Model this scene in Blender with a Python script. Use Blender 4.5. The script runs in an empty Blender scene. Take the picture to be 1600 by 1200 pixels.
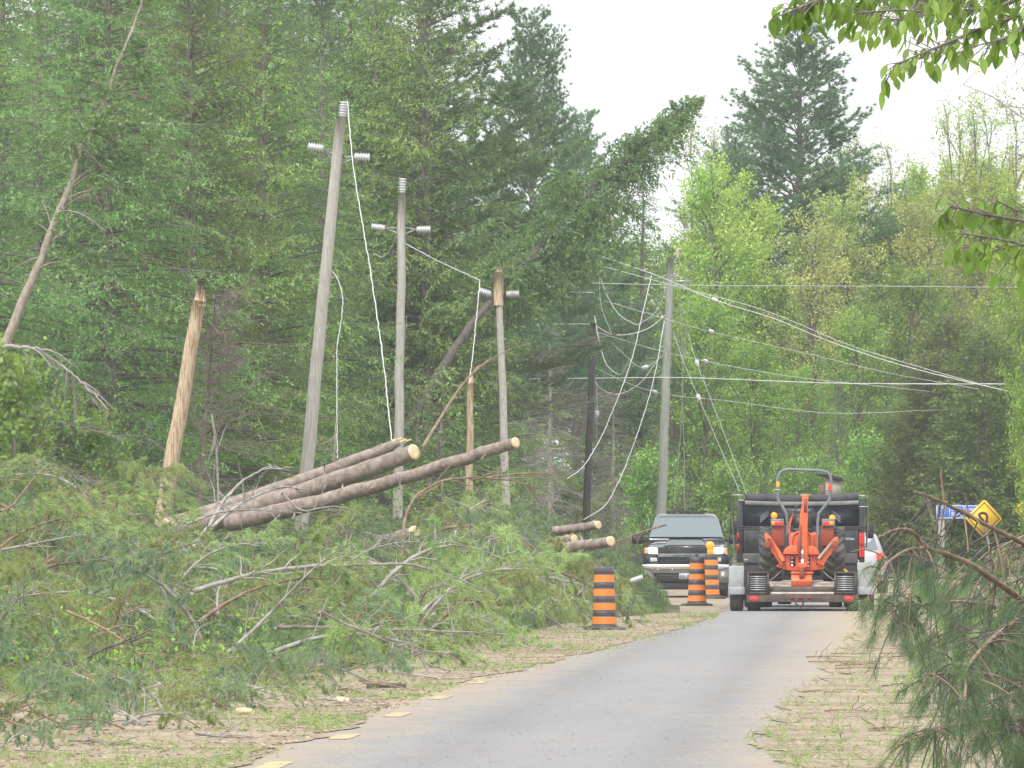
import bpy, math, random
import numpy as np
from mathutils import Vector, Matrix
random.seed(11)
rng = np.random.default_rng(11)
scene = bpy.context.scene
COL = scene.collection
R = math.radians
# ---------------------------------------------------------------- camera
FPX, HOR, CAMH = 16000.0, 820.0, 1.65      # long telephoto, px of a 1600 wide frame
cam_d = bpy.data.cameras.new("camera")
cam_d.sensor_width = 36.0
cam_d.lens = 36.0 * FPX / 1600.0
cam_d.clip_start = 1.0
cam_d.clip_end = 6000.0
cam = bpy.data.objects.new("camera", cam_d)
COL.objects.link(cam)
cam.location = (0, 0, CAMH)
cam.rotation_euler = (R(90) + math.atan((HOR - 600.0) / FPX), 0, 0)
scene.camera = cam
# ---------------------------------------------------------------- world, sun, exposure
SUN_EL, SUN_AZ = 52.0, 205.0               # azimuth: clockwise from +Y (behind the camera, to the left)
world = bpy.data.worlds.new("World")
scene.world = world
world.use_nodes = True
wn = world.node_tree
wn.nodes.clear()
wo = wn.nodes.new("ShaderNodeOutputWorld")
bg = wn.nodes.new("ShaderNodeBackground")
sky = wn.nodes.new("ShaderNodeTexSky")
sky.sky_type = 'NISHITA'
sky.sun_disc = False
sky.sun_elevation = R(SUN_EL)
sky.sun_rotation = R(SUN_AZ)
sky.dust_density = 4.0
sky.air_density = 1.0
hs = wn.nodes.new("ShaderNodeHueSaturation")
hs.inputs['Saturation'].default_value = 0.25
hs.inputs['Value'].default_value = 1.6
wn.links.new(sky.outputs[0], hs.inputs['Color'])
veil = wn.nodes.new("ShaderNodeMixRGB")         # thin bright overcast in front of the clear sky
veil.inputs[0].default_value = 0.72
veil.inputs[2].default_value = (8.2, 8.35, 8.55, 1)
wn.links.new(hs.outputs[0], veil.inputs[1])
wn.links.new(veil.outputs[0], bg.inputs['Color'])
wn.links.new(bg.outputs[0], wo.inputs['Surface'])
bg.inputs['Strength'].default_value = 0.15
sl = bpy.data.lights.new("sun", 'SUN')
sl.energy = 2.0
sl.angle = R(12)
sl.color = (1.0, 0.96, 0.9)
sun = bpy.data.objects.new("sun", sl)
COL.objects.link(sun)
sd = Vector((math.sin(R(SUN_AZ)) * math.cos(R(SUN_EL)), math.cos(R(SUN_AZ)) * math.cos(R(SUN_EL)), math.sin(R(SUN_EL))))
sun.rotation_euler = sd.to_track_quat('Z', 'Y').to_euler()
scene.view_settings.view_transform = 'Standard'
scene.view_settings.look = 'None'
scene.view_settings.gamma = 1.0
scene.view_settings.use_curve_mapping = False
scene.view_settings.exposure = 0.36
scene.cycles.max_bounces = 6
scene.cycles.diffuse_bounces = 3
scene.cycles.glossy_bounces = 3
scene.cycles.transmission_bounces = 4
scene.cycles.transparent_max_bounces = 8
scene.cycles.volume_bounces = 0

# ---------------------------------------------------------------- placing helpers
def P(px, py, Y):
    return Vector(((px - 800.0) * Y / FPX, Y, CAMH - (py - HOR) * Y / FPX))
def gY(py):
    return FPX * CAMH / (py - HOR)
def roadx(Y):                                # painted centre line of the straight part
    return -4.05 + 0.0344 * Y

# ---------------------------------------------------------------- mesh helpers
class Acc:
    """collects vertices / faces, links them as one mesh object"""
    def __init__(s):
        s.v = []; s.n = 0; s.q = []; s.t = []; s.ng = []; s.mats = []
    def quads(s, V, F, m=0):
        s.v.append(np.asarray(V, float).reshape(-1, 3)); F = np.asarray(F, int) + s.n
        s.q.append((F, m)); s.n += len(s.v[-1])
    def tris(s, V, F, m=0):
        s.v.append(np.asarray(V, float).reshape(-1, 3)); F = np.asarray(F, int) + s.n
        s.t.append((F, m)); s.n += len(s.v[-1])
    def poly(s, V, faces, m=0):
        s.v.append(np.asarray(V, float).reshape(-1, 3))
        for f in faces: s.ng.append(([i + s.n for i in f], m))
        s.n += len(s.v[-1])
    def mesh(s, name, mats, smooth=False):
        me = bpy.data.meshes.new(name)
        V = np.concatenate(s.v) if s.v else np.zeros((0, 3))
        loops, starts, tot, mi = [], [], [], []
        c = 0
        for F, m in s.q:
            loops.append(F.ravel()); k = len(F); starts.append(c + np.arange(k) * 4); c += 4 * k
            tot.append(np.full(k, 4)); mi.append(np.full(k, m))
        for F, m in s.t:
            loops.append(F.ravel()); k = len(F); starts.append(c + np.arange(k) * 3); c += 3 * k
            tot.append(np.full(k, 3)); mi.append(np.full(k, m))
        for f, m in s.ng:
            loops.append(np.array(f)); starts.append(np.array([c])); tot.append(np.array([len(f)])); mi.append(np.array([m])); c += len(f)
        L = np.concatenate(loops).astype(np.int32); S = np.concatenate(starts).astype(np.int32)
        me.vertices.add(len(V)); me.vertices.foreach_set("co", V.astype(np.float32).ravel())
        me.loops.add(len(L)); me.loops.foreach_set("vertex_index", L)
        me.polygons.add(len(S)); me.polygons.foreach_set("loop_start", S)
        me.polygons.foreach_set("material_index", np.concatenate(mi).astype(np.int32))
        for m in (mats if isinstance(mats, (list, tuple)) else [mats]): me.materials.append(m)
        if smooth: me.polygons.foreach_set("use_smooth", np.ones(len(S), bool))
        me.update(calc_edges=True); me.validate()
        return me
    def build(s, name, mats, parent=None, smooth=False, bevel=0.0, loc=None):
        o = bpy.data.objects.new(name, s.mesh(name, mats, smooth))
        COL.objects.link(o)
        if parent is not None: o.parent = parent
        if loc is not None: o.location = loc
        if bevel:
            b = o.modifiers.new("bevel", 'BEVEL'); b.width = bevel; b.segments = 2; b.limit_method = 'ANGLE'; b.angle_limit = R(35)
        return o

BOXF = [[0, 3, 2, 1], [4, 5, 6, 7], [0, 1, 5, 4], [1, 2, 6, 5], [2, 3, 7, 6], [3, 0, 4, 7]]
def box(a, x0, x1, y0, y1, z0, z1, m=0, rot=None, piv=None):
    V = np.array([[x0, y0, z0], [x1, y0, z0], [x1, y1, z0], [x0, y1, z0], [x0, y0, z1], [x1, y0, z1], [x1, y1, z1], [x0, y1, z1]], float)
    if rot is not None:
        p = np.array(piv if piv is not None else V.mean(0)); M = np.array(rot.to_3x3() if hasattr(rot, 'to_3x3') else rot)
        V = (V - p) @ M.T + p
    a.quads(V, BOXF, m)
def tube(a, pts, rad, k=6, m=0, caps=True):
    pts = np.asarray([tuple(p) for p in pts], float); n = len(pts)
    rad = np.full(n, rad, float) if np.isscalar(rad) else np.asarray(rad, float)
    T = np.gradient(pts, axis=0); T /= np.linalg.norm(T, axis=1)[:, None] + 1e-9
    ref = np.array([0, 0, 1.0]) if abs(T[0][2]) < 0.9 else np.array([1.0, 0, 0])
    A = np.cross(T, ref); bad = np.linalg.norm(A, axis=1) < 0.05
    A[bad] = np.cross(T[bad], np.array([0.3, 1.0, 0.1])); A /= np.linalg.norm(A, axis=1)[:, None]
    for i in range(1, n):                      # keep frames aligned
        v = A[i - 1] - T[i] * np.dot(A[i - 1], T[i]); l = np.linalg.norm(v)
        if l > 1e-6: A[i] = v / l
    B = np.cross(T, A); th = np.arange(k) / k * 2 * math.pi
    V = pts[:, None] + rad[:, None, None] * (np.cos(th)[None, :, None] * A[:, None] + np.sin(th)[None, :, None] * B[:, None])
    i = np.arange(n - 1)[:, None] * k; j = np.arange(k)[None]; j2 = (j + 1) % k
    F = np.stack([i + j, i + k + j, i + k + j2, i + j2], -1).reshape(-1, 4)[:, ::-1]
    base = a.n
    a.quads(V.reshape(-1, 3), F, m)
    if caps and k > 3:
        a.ng.append(([base + q for q in range(k)], m)); a.ng.append(([base + (n - 1) * k + q for q in range(k)][::-1], m))
def lathe(a, prof, c=(0, 0, 0), k=24, m=0, axis='Z'):
    V = []; n = len(prof)
    for r, z in prof:
        for q in range(k):
            t = 2 * math.pi * q / k; x, y = r * math.cos(t), r * math.sin(t)
            V.append((x, y, z) if axis == 'Z' else ((z, x, y) if axis == 'X' else (x, -z, y)))
    V = np.array(V) + np.array(c)
    F = [[i * k + q, i * k + (q + 1) % k, (i + 1) * k + (q + 1) % k, (i + 1) * k + q] for i in range(n - 1) for q in range(k)]
    b = a.n; a.quads(V, F, m)
    if prof[0][0] > 1e-4: a.ng.append(([b + q for q in range(k)][::-1], m))
    if prof[-1][0] > 1e-4: a.ng.append(([b + (n - 1) * k + q for q in range(k)], m))
def prism(a, pts2, d0, d1, plane='XZ', m=0):
    """polygon in the XZ (or YZ, XY) plane extruded between d0 and d1"""
    n = len(pts2)
    def f(p, d): return {'XZ': (p[0], d, p[1]), 'YZ': (d, p[0], p[1]), 'XY': (p[0], p[1], d)}[plane]
    V = [f(p, d0) for p in pts2] + [f(p, d1) for p in pts2]
    a.poly(V, [list(range(n)), list(range(2 * n - 1, n - 1, -1))] + [[i, i + n, (i + 1) % n + n, (i + 1) % n] for i in range(n)], m)
def loft(a, secs, m=0, k=24, e=4.0):
    """secs: (y, half_bottom, half_top, z0, z1): rounded sections along y"""
    V = []
    for (y, hb, ht, z0, z1) in secs:
        for q in range(k):
            t = 2 * math.pi * (q + .5) / k; c, s_ = math.cos(t), math.sin(t)
            x = math.copysign(abs(c) ** (2 / e), c); z = math.copysign(abs(s_) ** (2 / e), s_)
            w = hb + (ht - hb) * (z * .5 + .5)
            V.append((x * w, y, z0 + (z1 - z0) * (z * .5 + .5)))
    n = len(secs)
    F = [[i * k + q, (i + 1) * k + q, (i + 1) * k + (q + 1) % k, i * k + (q + 1) % k] for i in range(n - 1) for q in range(k)]
    b = a.n; a.quads(V, F, m)
    a.ng.append(([b + q for q in range(k)], m)); a.ng.append(([b + (n - 1) * k + q for q in range(k)][::-1], m))

# ---------------------------------------------------------------- objects
def tag(o, label=None, cat=None, group=None, kind=None):
    if label: o["label"] = label
    if cat: o["category"] = cat
    if group: o["group"] = group
    if kind: o["kind"] = kind
    return o
def thing(name, loc=(0, 0, 0), rz=0.0, label=None, cat=None, group=None):
    o = bpy.data.objects.new(name, None); o.empty_display_size = .2
    COL.objects.link(o); o.location = loc; o.rotation_euler = (0, 0, rz)
    return tag(o, label, cat, group)
def copy_thing(r, loc, rot=None, scale=None, label=None, group=None):
    c = r.copy(); COL.objects.link(c); c.location = loc
    if rot is not None: c.rotation_euler = rot
    if scale is not None: c.scale = (scale,) * 3 if np.isscalar(scale) else scale
    if label: c["label"] = label
    if group: c["group"] = group
    for ch in list(KIDS.get(r.name, [])):
        d = ch.copy(); COL.objects.link(d); d.parent = c
    return c
KIDS = {}

# ---------------------------------------------------------------- materials
def mat(name, col, rough=.7, metal=0.0, var=None, scale=3.0, bump=0.0, bscale=None, coat=0.0, emis=None, estr=0.0, spec=None, stretch=None, detail=6.0, lo=.4, hi=.65):
    m = bpy.data.materials.new(name); m.use_nodes = True
    nt = m.node_tree; b = nt.nodes['Principled BSDF']
    b.inputs['Base Color'].default_value = (*col, 1); b.inputs['Roughness'].default_value = rough; b.inputs['Metallic'].default_value = metal
    if coat: b.inputs['Coat Weight'].default_value = coat
    if spec is not None: b.inputs['Specular IOR Level'].default_value = spec
    if emis: b.inputs['Emission Color'].default_value = (*emis, 1); b.inputs['Emission Strength'].default_value = estr
    if var or bump:
        tc = nt.nodes.new('ShaderNodeTexCoord'); mp = nt.nodes.new('ShaderNodeMapping')
        if stretch: mp.inputs['Scale'].default_value = stretch
        nt.links.new(tc.outputs['Object'], mp.inputs['Vector'])
    if var:
        nz = nt.nodes.new('ShaderNodeTexNoise'); nz.inputs['Scale'].default_value = scale; nz.inputs['Detail'].default_value = detail
        nz.inputs['Roughness'].default_value = .65
        rp = nt.nodes.new('ShaderNodeValToRGB')
        rp.color_ramp.elements[0].position = lo; rp.color_ramp.elements[0].color = (*col, 1)
        rp.color_ramp.elements[1].position = hi; rp.color_ramp.elements[1].color = (*var, 1)
        nt.links.new(mp.outputs[0], nz.inputs['Vector']); nt.links.new(nz.outputs['Fac'], rp.inputs[0]); nt.links.new(rp.outputs[0], b.inputs['Base Color'])
    if bump:
        n2 = nt.nodes.new('ShaderNodeTexNoise'); n2.inputs['Scale'].default_value = bscale or scale * 3; n2.inputs['Detail'].default_value = 4
        bp = nt.nodes.new('ShaderNodeBump'); bp.inputs['Strength'].default_value = bump; bp.inputs['Distance'].default_value = .02
        nt.links.new(mp.outputs[0], n2.inputs['Vector']); nt.links.new(n2.outputs['Fac'], bp.inputs['Height']); nt.links.new(bp.outputs[0], b.inputs['Normal'])
    return m
def leafmat(name, c1, c2, trans=.45, nscale=.5, objvar=.25, rough=.6):
    """leaf colour: large patches of two hues, each leaf and each tree a little different; lets light through"""
    m = bpy.data.materials.new(name); m.use_nodes = True; nt = m.node_tree; nt.nodes.clear(); N = nt.nodes.new; Lk = nt.links.new
    out = N('ShaderNodeOutputMaterial'); mix = N('ShaderNodeMixShader'); df = N('ShaderNodeBsdfDiffuse'); tr = N('ShaderNodeBsdfTranslucent')
    gl = N('ShaderNodeBsdfGlossy'); gl.inputs['Roughness'].default_value = .5; m2 = N('ShaderNodeMixShader'); m2.inputs[0].default_value = .04
    tc = N('ShaderNodeTexCoord'); nz = N('ShaderNodeTexNoise'); nz.inputs['Scale'].default_value = nscale; nz.inputs['Detail'].default_value = 5
    geo = N('ShaderNodeNewGeometry'); oi = N('ShaderNodeObjectInfo')
    rp = N('ShaderNodeValToRGB'); rp.color_ramp.elements[0].position = .38; rp.color_ramp.elements[1].position = .62
    rp.color_ramp.elements[0].color = (*c1, 1); rp.color_ramp.elements[1].color = (*c2, 1)
    h = N('ShaderNodeHueSaturation')
    v1 = N('ShaderNodeMapRange'); v1.inputs['To Min'].default_value = .65; v1.inputs['To Max'].default_value = 1.35
    v2 = N('ShaderNodeMapRange'); v2.inputs['To Min'].default_value = 1 - objvar; v2.inputs['To Max'].default_value = 1 + objvar
    v3 = N('ShaderNodeMapRange'); v3.inputs['To Min'].default_value = .485; v3.inputs['To Max'].default_value = .515
    mu = N('ShaderNodeMath'); mu.operation = 'MULTIPLY'
    Lk(geo.outputs['Random Per Island'], v1.inputs['Value']); Lk(oi.outputs['Random'], v2.inputs['Value']); Lk(oi.outputs['Random'], v3.inputs['Value'])
    Lk(v1.outputs[0], mu.inputs[0]); Lk(v2.outputs[0], mu.inputs[1]); Lk(mu.outputs[0], h.inputs['Value']); Lk(v3.outputs[0], h.inputs['Hue'])
    Lk(tc.outputs['Object'], nz.inputs['Vector']); Lk(nz.outputs['Fac'], rp.inputs[0]); Lk(rp.outputs[0], h.inputs['Color'])
    Lk(h.outputs[0], df.inputs['Color']); Lk(h.outputs[0], tr.inputs['Color'])
    mix.inputs[0].default_value = trans; Lk(df.outputs[0], mix.inputs[1]); Lk(tr.outputs[0], mix.inputs[2])
    Lk(mix.outputs[0], m2.inputs[1]); Lk(gl.outputs[0], m2.inputs[2]); Lk(m2.outputs[0], out.inputs['Surface'])
    return m

M = {}
M['hemlock'] = leafmat('hemlock_leaf', (0.135, 0.250, 0.080), (0.255, 0.410, 0.130))
M['fir'] = leafmat('fir_leaf', (0.160, 0.260, 0.078), (0.330, 0.450, 0.125))
M['pine'] = leafmat('pine_needle', (0.135, 0.240, 0.095), (0.250, 0.370, 0.130))
M['pine_far'] = leafmat('far_pine_needle', (0.125, 0.245, 0.115), (0.200, 0.350, 0.150))
M['cedar'] = leafmat('cedar_leaf', (0.130, 0.200, 0.044), (0.230, 0.310, 0.070))
M['spring'] = leafmat('spring_leaf', (0.310, 0.470, 0.070), (0.500, 0.600, 0.120), trans=.45)
M['yellow'] = leafmat('yellow_spring_leaf', (0.333, 0.441, 0.110), (0.549, 0.550, 0.158), trans=.45)
M['green'] = leafmat('maple_leaf', (0.200, 0.390, 0.055), (0.340, 0.540, 0.090), trans=.45)
M['bough'] = leafmat('bough_needle', (0.215, 0.330, 0.105), (0.380, 0.490, 0.165), nscale=1.2)
M['boughblue'] = leafmat('blue_bough_needle', (0.145, 0.250, 0.125), (0.250, 0.370, 0.175), nscale=1.2)
M['boughbrown'] = leafmat('olive_bough_needle', (0.220, 0.270, 0.085), (0.350, 0.400, 0.130), nscale=1.2)
M['litter'] = leafmat('shaded_bough_needle', (0.105, 0.165, 0.060), (0.200, 0.270, 0.095), nscale=1.2)  # bough green darkened: shade of the gaps between boughs is in the colour
M['litterblue'] = leafmat('shaded_blue_needle', (0.075, 0.140, 0.080), (0.140, 0.220, 0.115), nscale=1.2)  # blue bough colour, likewise darkened to paint in the shade of the gaps
M['beech'] = leafmat('beech_leaf', (0.190, 0.390, 0.045), (0.310, 0.520, 0.085), trans=.5, nscale=2)
M['grass'] = leafmat('grass_blade', (0.120, 0.235, 0.063), (0.213, 0.323, 0.088))
M['bark'] = mat('grey_bark', (.14, .125, .105), .9, var=(.26, .235, .205), scale=4, bump=.5, stretch=(3, 3, .6))
M['barkdark'] = mat('dark_bark', (.075, .065, .055), .9, var=(.15, .13, .11), scale=5, bump=.4, stretch=(3, 3, .6))
M['logbark'] = mat('pine_log_bark', (.20, .155, .125), .9, var=(.36, .30, .255), scale=7, bump=.6, bscale=25)
M['limb'] = mat('pale_limb_bark', (.24, .215, .19), .85, var=(.42, .40, .37), scale=5, bump=.3)
M['limbbrown'] = mat('brown_limb_bark', (.17, .115, .075), .85, var=(.32, .23, .16), scale=6, bump=.3)
M['strip'] = mat('stripped_trunk', (.33, .28, .22), .8, var=(.17, .145, .12), scale=9, stretch=(1, 1, .5), bump=.3)
M['cut'] = mat('cut_wood', (.62, .47, .27), .8, var=(.74, .60, .40), scale=9)
M['dead'] = mat('dead_twig', (.24, .215, .195), .9, var=(.36, .33, .30), scale=3)
M['deadbrown'] = mat('dead_brown_twig', (.16, .125, .11), .9, var=(.26, .205, .185), scale=3)
M['pole'] = mat('weathered_pole', (.34, .32, .285), .85, var=(.52, .50, .46), scale=6, stretch=(6, 6, .35), bump=.3)
M['polegreen'] = mat('treated_pole', (.26, .28, .24), .85, var=(.37, .39, .34), scale=5, stretch=(6, 6, .35), bump=.3)
M['poledark'] = mat('creosote_pole', (.045, .04, .04), .85, var=(.10, .095, .09), scale=6, stretch=(6, 6, .35))
M['splinter'] = mat('split_pole_wood', (.52, .42, .29), .8, var=(.30, .19, .11), scale=5, stretch=(8, 8, .5), bump=.4, lo=.46, hi=.58)
M['splintpale'] = mat('pale_split_wood', (.50, .47, .42), .8, var=(.32, .29, .26), scale=7, stretch=(4, 4, .7))
M['porcelain'] = mat('grey_insulator', (.55, .56, .58), .35)
M['galv'] = mat('galvanized_steel', (.42, .43, .44), .45, .6)
M['wire'] = mat('bare_wire', (.66, .66, .66), .45, .25)
M['wiredark'] = mat('dark_cable', (.05, .055, .05), .6)
HAZE = 0.00028
# ---------------------------------------------------------------- ground materials
def ground_mat(name, cols, scales, bump=.4, stretch=(1, 1, 1)):
    m = bpy.data.materials.new(name); m.use_nodes = True; nt = m.node_tree; b = nt.nodes['Principled BSDF']; N = nt.nodes.new; Lk = nt.links.new
    b.inputs['Roughness'].default_value = .95; b.inputs['Specular IOR Level'].default_value = .15
    tc = N('ShaderNodeTexCoord'); mp = N('ShaderNodeMapping'); mp.inputs['Scale'].default_value = stretch; Lk(tc.outputs['Object'], mp.inputs[0])
    cur = None
    for i, (c, s, lo, hi) in enumerate(zip(cols, scales, *[[x[0] for x in THR[name]], [x[1] for x in THR[name]]])):
        rgb = N('ShaderNodeRGB'); rgb.outputs[0].default_value = (*c, 1)
        if cur is None: cur = rgb.outputs[0]; continue
        nz = N('ShaderNodeTexNoise'); nz.inputs['Scale'].default_value = s; nz.inputs['Detail'].default_value = 7; nz.inputs['Roughness'].default_value = .7
        Lk(mp.outputs[0], nz.inputs['Vector'])
        mr = N('ShaderNodeMapRange'); mr.inputs['From Min'].default_value = lo; mr.inputs['From Max'].default_value = hi; Lk(nz.outputs['Fac'], mr.inputs['Value'])
        mx = N('ShaderNodeMixRGB'); Lk(mr.outputs[0], mx.inputs[0]); Lk(cur, mx.inputs[1]); Lk(rgb.outputs[0], mx.inputs[2]); cur = mx.outputs[0]
    Lk(cur, b.inputs['Base Color'])
    n2 = N('ShaderNodeTexNoise'); n2.inputs['Scale'].default_value = 12; n2.inputs['Detail'].default_value = 5; Lk(mp.outputs[0], n2.inputs['Vector'])
    bp = N('ShaderNodeBump'); bp.inputs['Strength'].default_value = bump; bp.inputs['Distance'].default_value = .04; Lk(n2.outputs['Fac'], bp.inputs['Height']); Lk(bp.outputs[0], b.inputs['Normal'])
    return m
THR = {'forest_floor': [(0, 0), (.45, .6), (.5, .62)], 'asphalt': [(0, 0), (.32, .72), (.58, .74), (.55, .72)], 'debris_dirt': [(0, 0), (.42, .6), (.55, .62), (.58, .64)]}
M['floor'] = ground_mat('forest_floor', [(.10, .09, .05), (.07, .11, .035), (.16, .13, .08)], [1, .3, 1.5])
M['asphalt'] = ground_mat('asphalt', [(.232, .230, .230), (.28, .274, .268), (.32, .29, .24), (.235, .228, .22)], [1, .35, .45, 3.0], bump=.2, stretch=(1, .14, 1))
M['dirt'] = ground_mat('debris_dirt', [(.36, .30, .22), (.25, .20, .145), (.17, .165, .09), (.42, .37, .29)], [1, .8, .5, 2.2], bump=.25)
# sawdust and crushed needles thinning out over both edges of the asphalt
def dust_edges(m):
    nt = m.node_tree; N = nt.nodes.new; Lk = nt.links.new; b = nt.nodes['Principled BSDF']; src = b.inputs['Base Color'].links[0].from_socket
    tc = N('ShaderNodeTexCoord'); sx = N('ShaderNodeSeparateXYZ'); Lk(tc.outputs['Object'], sx.inputs[0])
    def ma(op, a_, b_):
        n_ = N('ShaderNodeMath'); n_.operation = op
        for i_, v_ in enumerate((a_, b_)):
            if isinstance(v_, (int, float)): n_.inputs[i_].default_value = v_
            else: Lk(v_, n_.inputs[i_])
        return n_.outputs[0]
    lat = ma('ADD', ma('SUBTRACT', sx.outputs['X'], ma('MULTIPLY', sx.outputs['Y'], .0344)), 4.05)
    edge = ma('MULTIPLY', ma('SUBTRACT', sx.outputs['Y'], 95.0), .0075)
    mp = N('ShaderNodeMapping'); mp.inputs['Scale'].default_value = (1, .3, 1); Lk(tc.outputs['Object'], mp.inputs[0])
    nz = N('ShaderNodeTexNoise'); nz.inputs['Scale'].default_value = 2.2; nz.inputs['Detail'].default_value = 9; nz.inputs['Roughness'].default_value = .75; Lk(mp.outputs[0], nz.inputs['Vector'])
    nn = ma('MULTIPLY', ma('SUBTRACT', nz.outputs['Fac'], .5), 3.0)
    l_ = N('ShaderNodeMapRange'); l_.inputs['From Min'].default_value = .75; l_.inputs['From Max'].default_value = -.35; Lk(ma('ADD', ma('SUBTRACT', lat, edge), nn), l_.inputs['Value'])
    r_ = N('ShaderNodeMapRange'); r_.inputs['From Min'].default_value = 2.7; r_.inputs['From Max'].default_value = 3.9; Lk(ma('ADD', lat, nn), r_.inputs['Value'])
    # fine grit, two darker tyre tracks
    gz = N('ShaderNodeTexNoise'); gz.inputs['Scale'].default_value = 26; gz.inputs['Detail'].default_value = 3; Lk(mp.outputs[0], gz.inputs['Vector'])
    gr = ma('ADD', ma('MULTIPLY', gz.outputs['Fac'], .5), .75)
    tk_ = ma('SUBTRACT', 1.0, ma('MULTIPLY', ma('MAXIMUM', ma('SUBTRACT', 1.0, ma('MULTIPLY', ma('ABSOLUTE', ma('SUBTRACT', lat, 1.0), 0), 2.2)), ma('SUBTRACT', 1.0, ma('MULTIPLY', ma('ABSOLUTE', ma('SUBTRACT', lat, 2.7), 0), 2.2))), .12))
    tk_ = ma('MINIMUM', tk_, 1.0)
    vm = N('ShaderNodeVectorMath'); vm.operation = 'SCALE'; Lk(src, vm.inputs[0]); Lk(ma('MULTIPLY', gr, tk_), vm.inputs['Scale']); src = vm.outputs[0]
    mx = N('ShaderNodeMixRGB'); Lk(ma('MAXIMUM', l_.outputs[0], r_.outputs[0]), mx.inputs[0]); Lk(src, mx.inputs[1]); mx.inputs[2].default_value = (.36, .295, .215, 1); Lk(mx.outputs[0], b.inputs['Base Color'])
dust_edges(M['asphalt'])
M['yellow_paint'] = mat('worn_yellow_paint', (.52, .41, .19), .85, var=(.27, .26, .23), scale=4, lo=.45, hi=.60)

# ---------------------------------------------------------------- ground, road, verge
a = Acc(); a.quads([(-700, -20, -.004), (700, -20, -.004), (700, 3000, -.004), (-700, 3000, -.004)], [[0, 1, 2, 3]])
tag(a.build('ground', M['floor']), kind='structure')
def strip_mesh(name, pts_l, pts_r, z, material):
    V = [(*p, z) for p in pts_l] + [(*p, z) for p in pts_r]; n = len(pts_l)
    a = Acc(); a.quads(V, [[i, i + n, i + n + 1, i + 1] for i in range(n - 1)]); return a.build(name, material)
rl, rr = [], []
for i in range(60):
    Y = 10 + i * 7.0
    c = roadx(Y); hd = 0.0
    if Y > 235: c += (Y - 235) ** 2 * .0014           # the road bends away to the right behind the truck
    rl.append((c - 3.7, Y)); rr.append((c + 4.9, Y))
road = strip_mesh('road', rl, rr, 0.0, M['asphalt']); tag(road, kind='structure')
for py in (1196, 1151, 1117, 1090, 1066, 1047):
    Y = gY(py); w = .072; dl = 2.0
    a = Acc(); V = []
    K = 10
    for i in range(K + 1):
        y = Y - dl / 2 + dl * i / K; x = roadx(y)
        V += [(x - w - random.random() * .03, y, .004), (x + w + random.random() * .03, y, .004)]
    a.quads(V, [[2 * i, 2 * i + 1, 2 * i + 3, 2 * i + 2] for i in range(K)])
    a.build('line_dash', M['yellow_paint'], road)
# the lake of sawdust, bark and needles that covers the verges and the left lane
def ragged(p0, amp, n):
    out = []
    for (a0, b0) in zip(p0[:-1], p0[1:]):
        for i in range(n):
            t = i / n; out.append((a0[0] + (b0[0] - a0[0]) * t + .08 * math.sin(a0[1] * 1.3 + 9 * t) + .04 * math.sin(a0[1] + 23 * t) + random.gauss(0, amp * .15), a0[1] + (b0[1] - a0[1]) * t))
    out.append(p0[-1]); return out
def pxg(px, py):
    p = P(px, py, gY(py)); return (p.x, p.y)
left_edge = [pxg(300, 1230), pxg(420, 1172), pxg(540, 1140), pxg(600, 1098), pxg(740, 1062), pxg(860, 1036), pxg(960, 1008), pxg(1050, 985), pxg(1100, 966), pxg(1135, 950), pxg(1136, 925), pxg(1150, 900)]
edge = ragged(left_edge, .10, 14)
V = []; 
for (x, y) in edge: V += [(x, y, .008), (x - 40, y, .008)]
a = Acc(); a.quads(V, [[2 * i + 1, 2 * i, 2 * i + 2, 2 * i + 3] for i in range(len(edge) - 1)])
tag(a.build('debris_verge', M['dirt']), kind='structure')
right_edge = [pxg(1250, 1240), pxg(1235, 1195), pxg(1180, 1160), pxg(1215, 1125), pxg(1240, 1090), pxg(1290, 1058), pxg(1290, 1035), pxg(1330, 1010), pxg(1335, 990), pxg(1368, 965), pxg(1380, 930)]
edge_r = ragged(right_edge, .10, 14)
V = []
for (x, y) in edge_r: V += [(x, y, .008), (x + 14 + (y - 60) * .02, y, .008)]
a = Acc(); a.quads(V, [[2 * i, 2 * i + 1, 2 * i + 3, 2 * i + 2] for i in range(len(edge_r) - 1)])
tag(a.build('grassy_verge', M['dirt']), kind='structure')
# gravel shoulder seen past the truck, where the road bends
a = Acc(); a.quads([(8.5, 262, .004), (30, 262, .004), (30, 300, .004), (9, 300, .004)], [[0, 1, 2, 3]])
tag(a.build('gravel_shoulder', M['dirt']), kind='structure')

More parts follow.
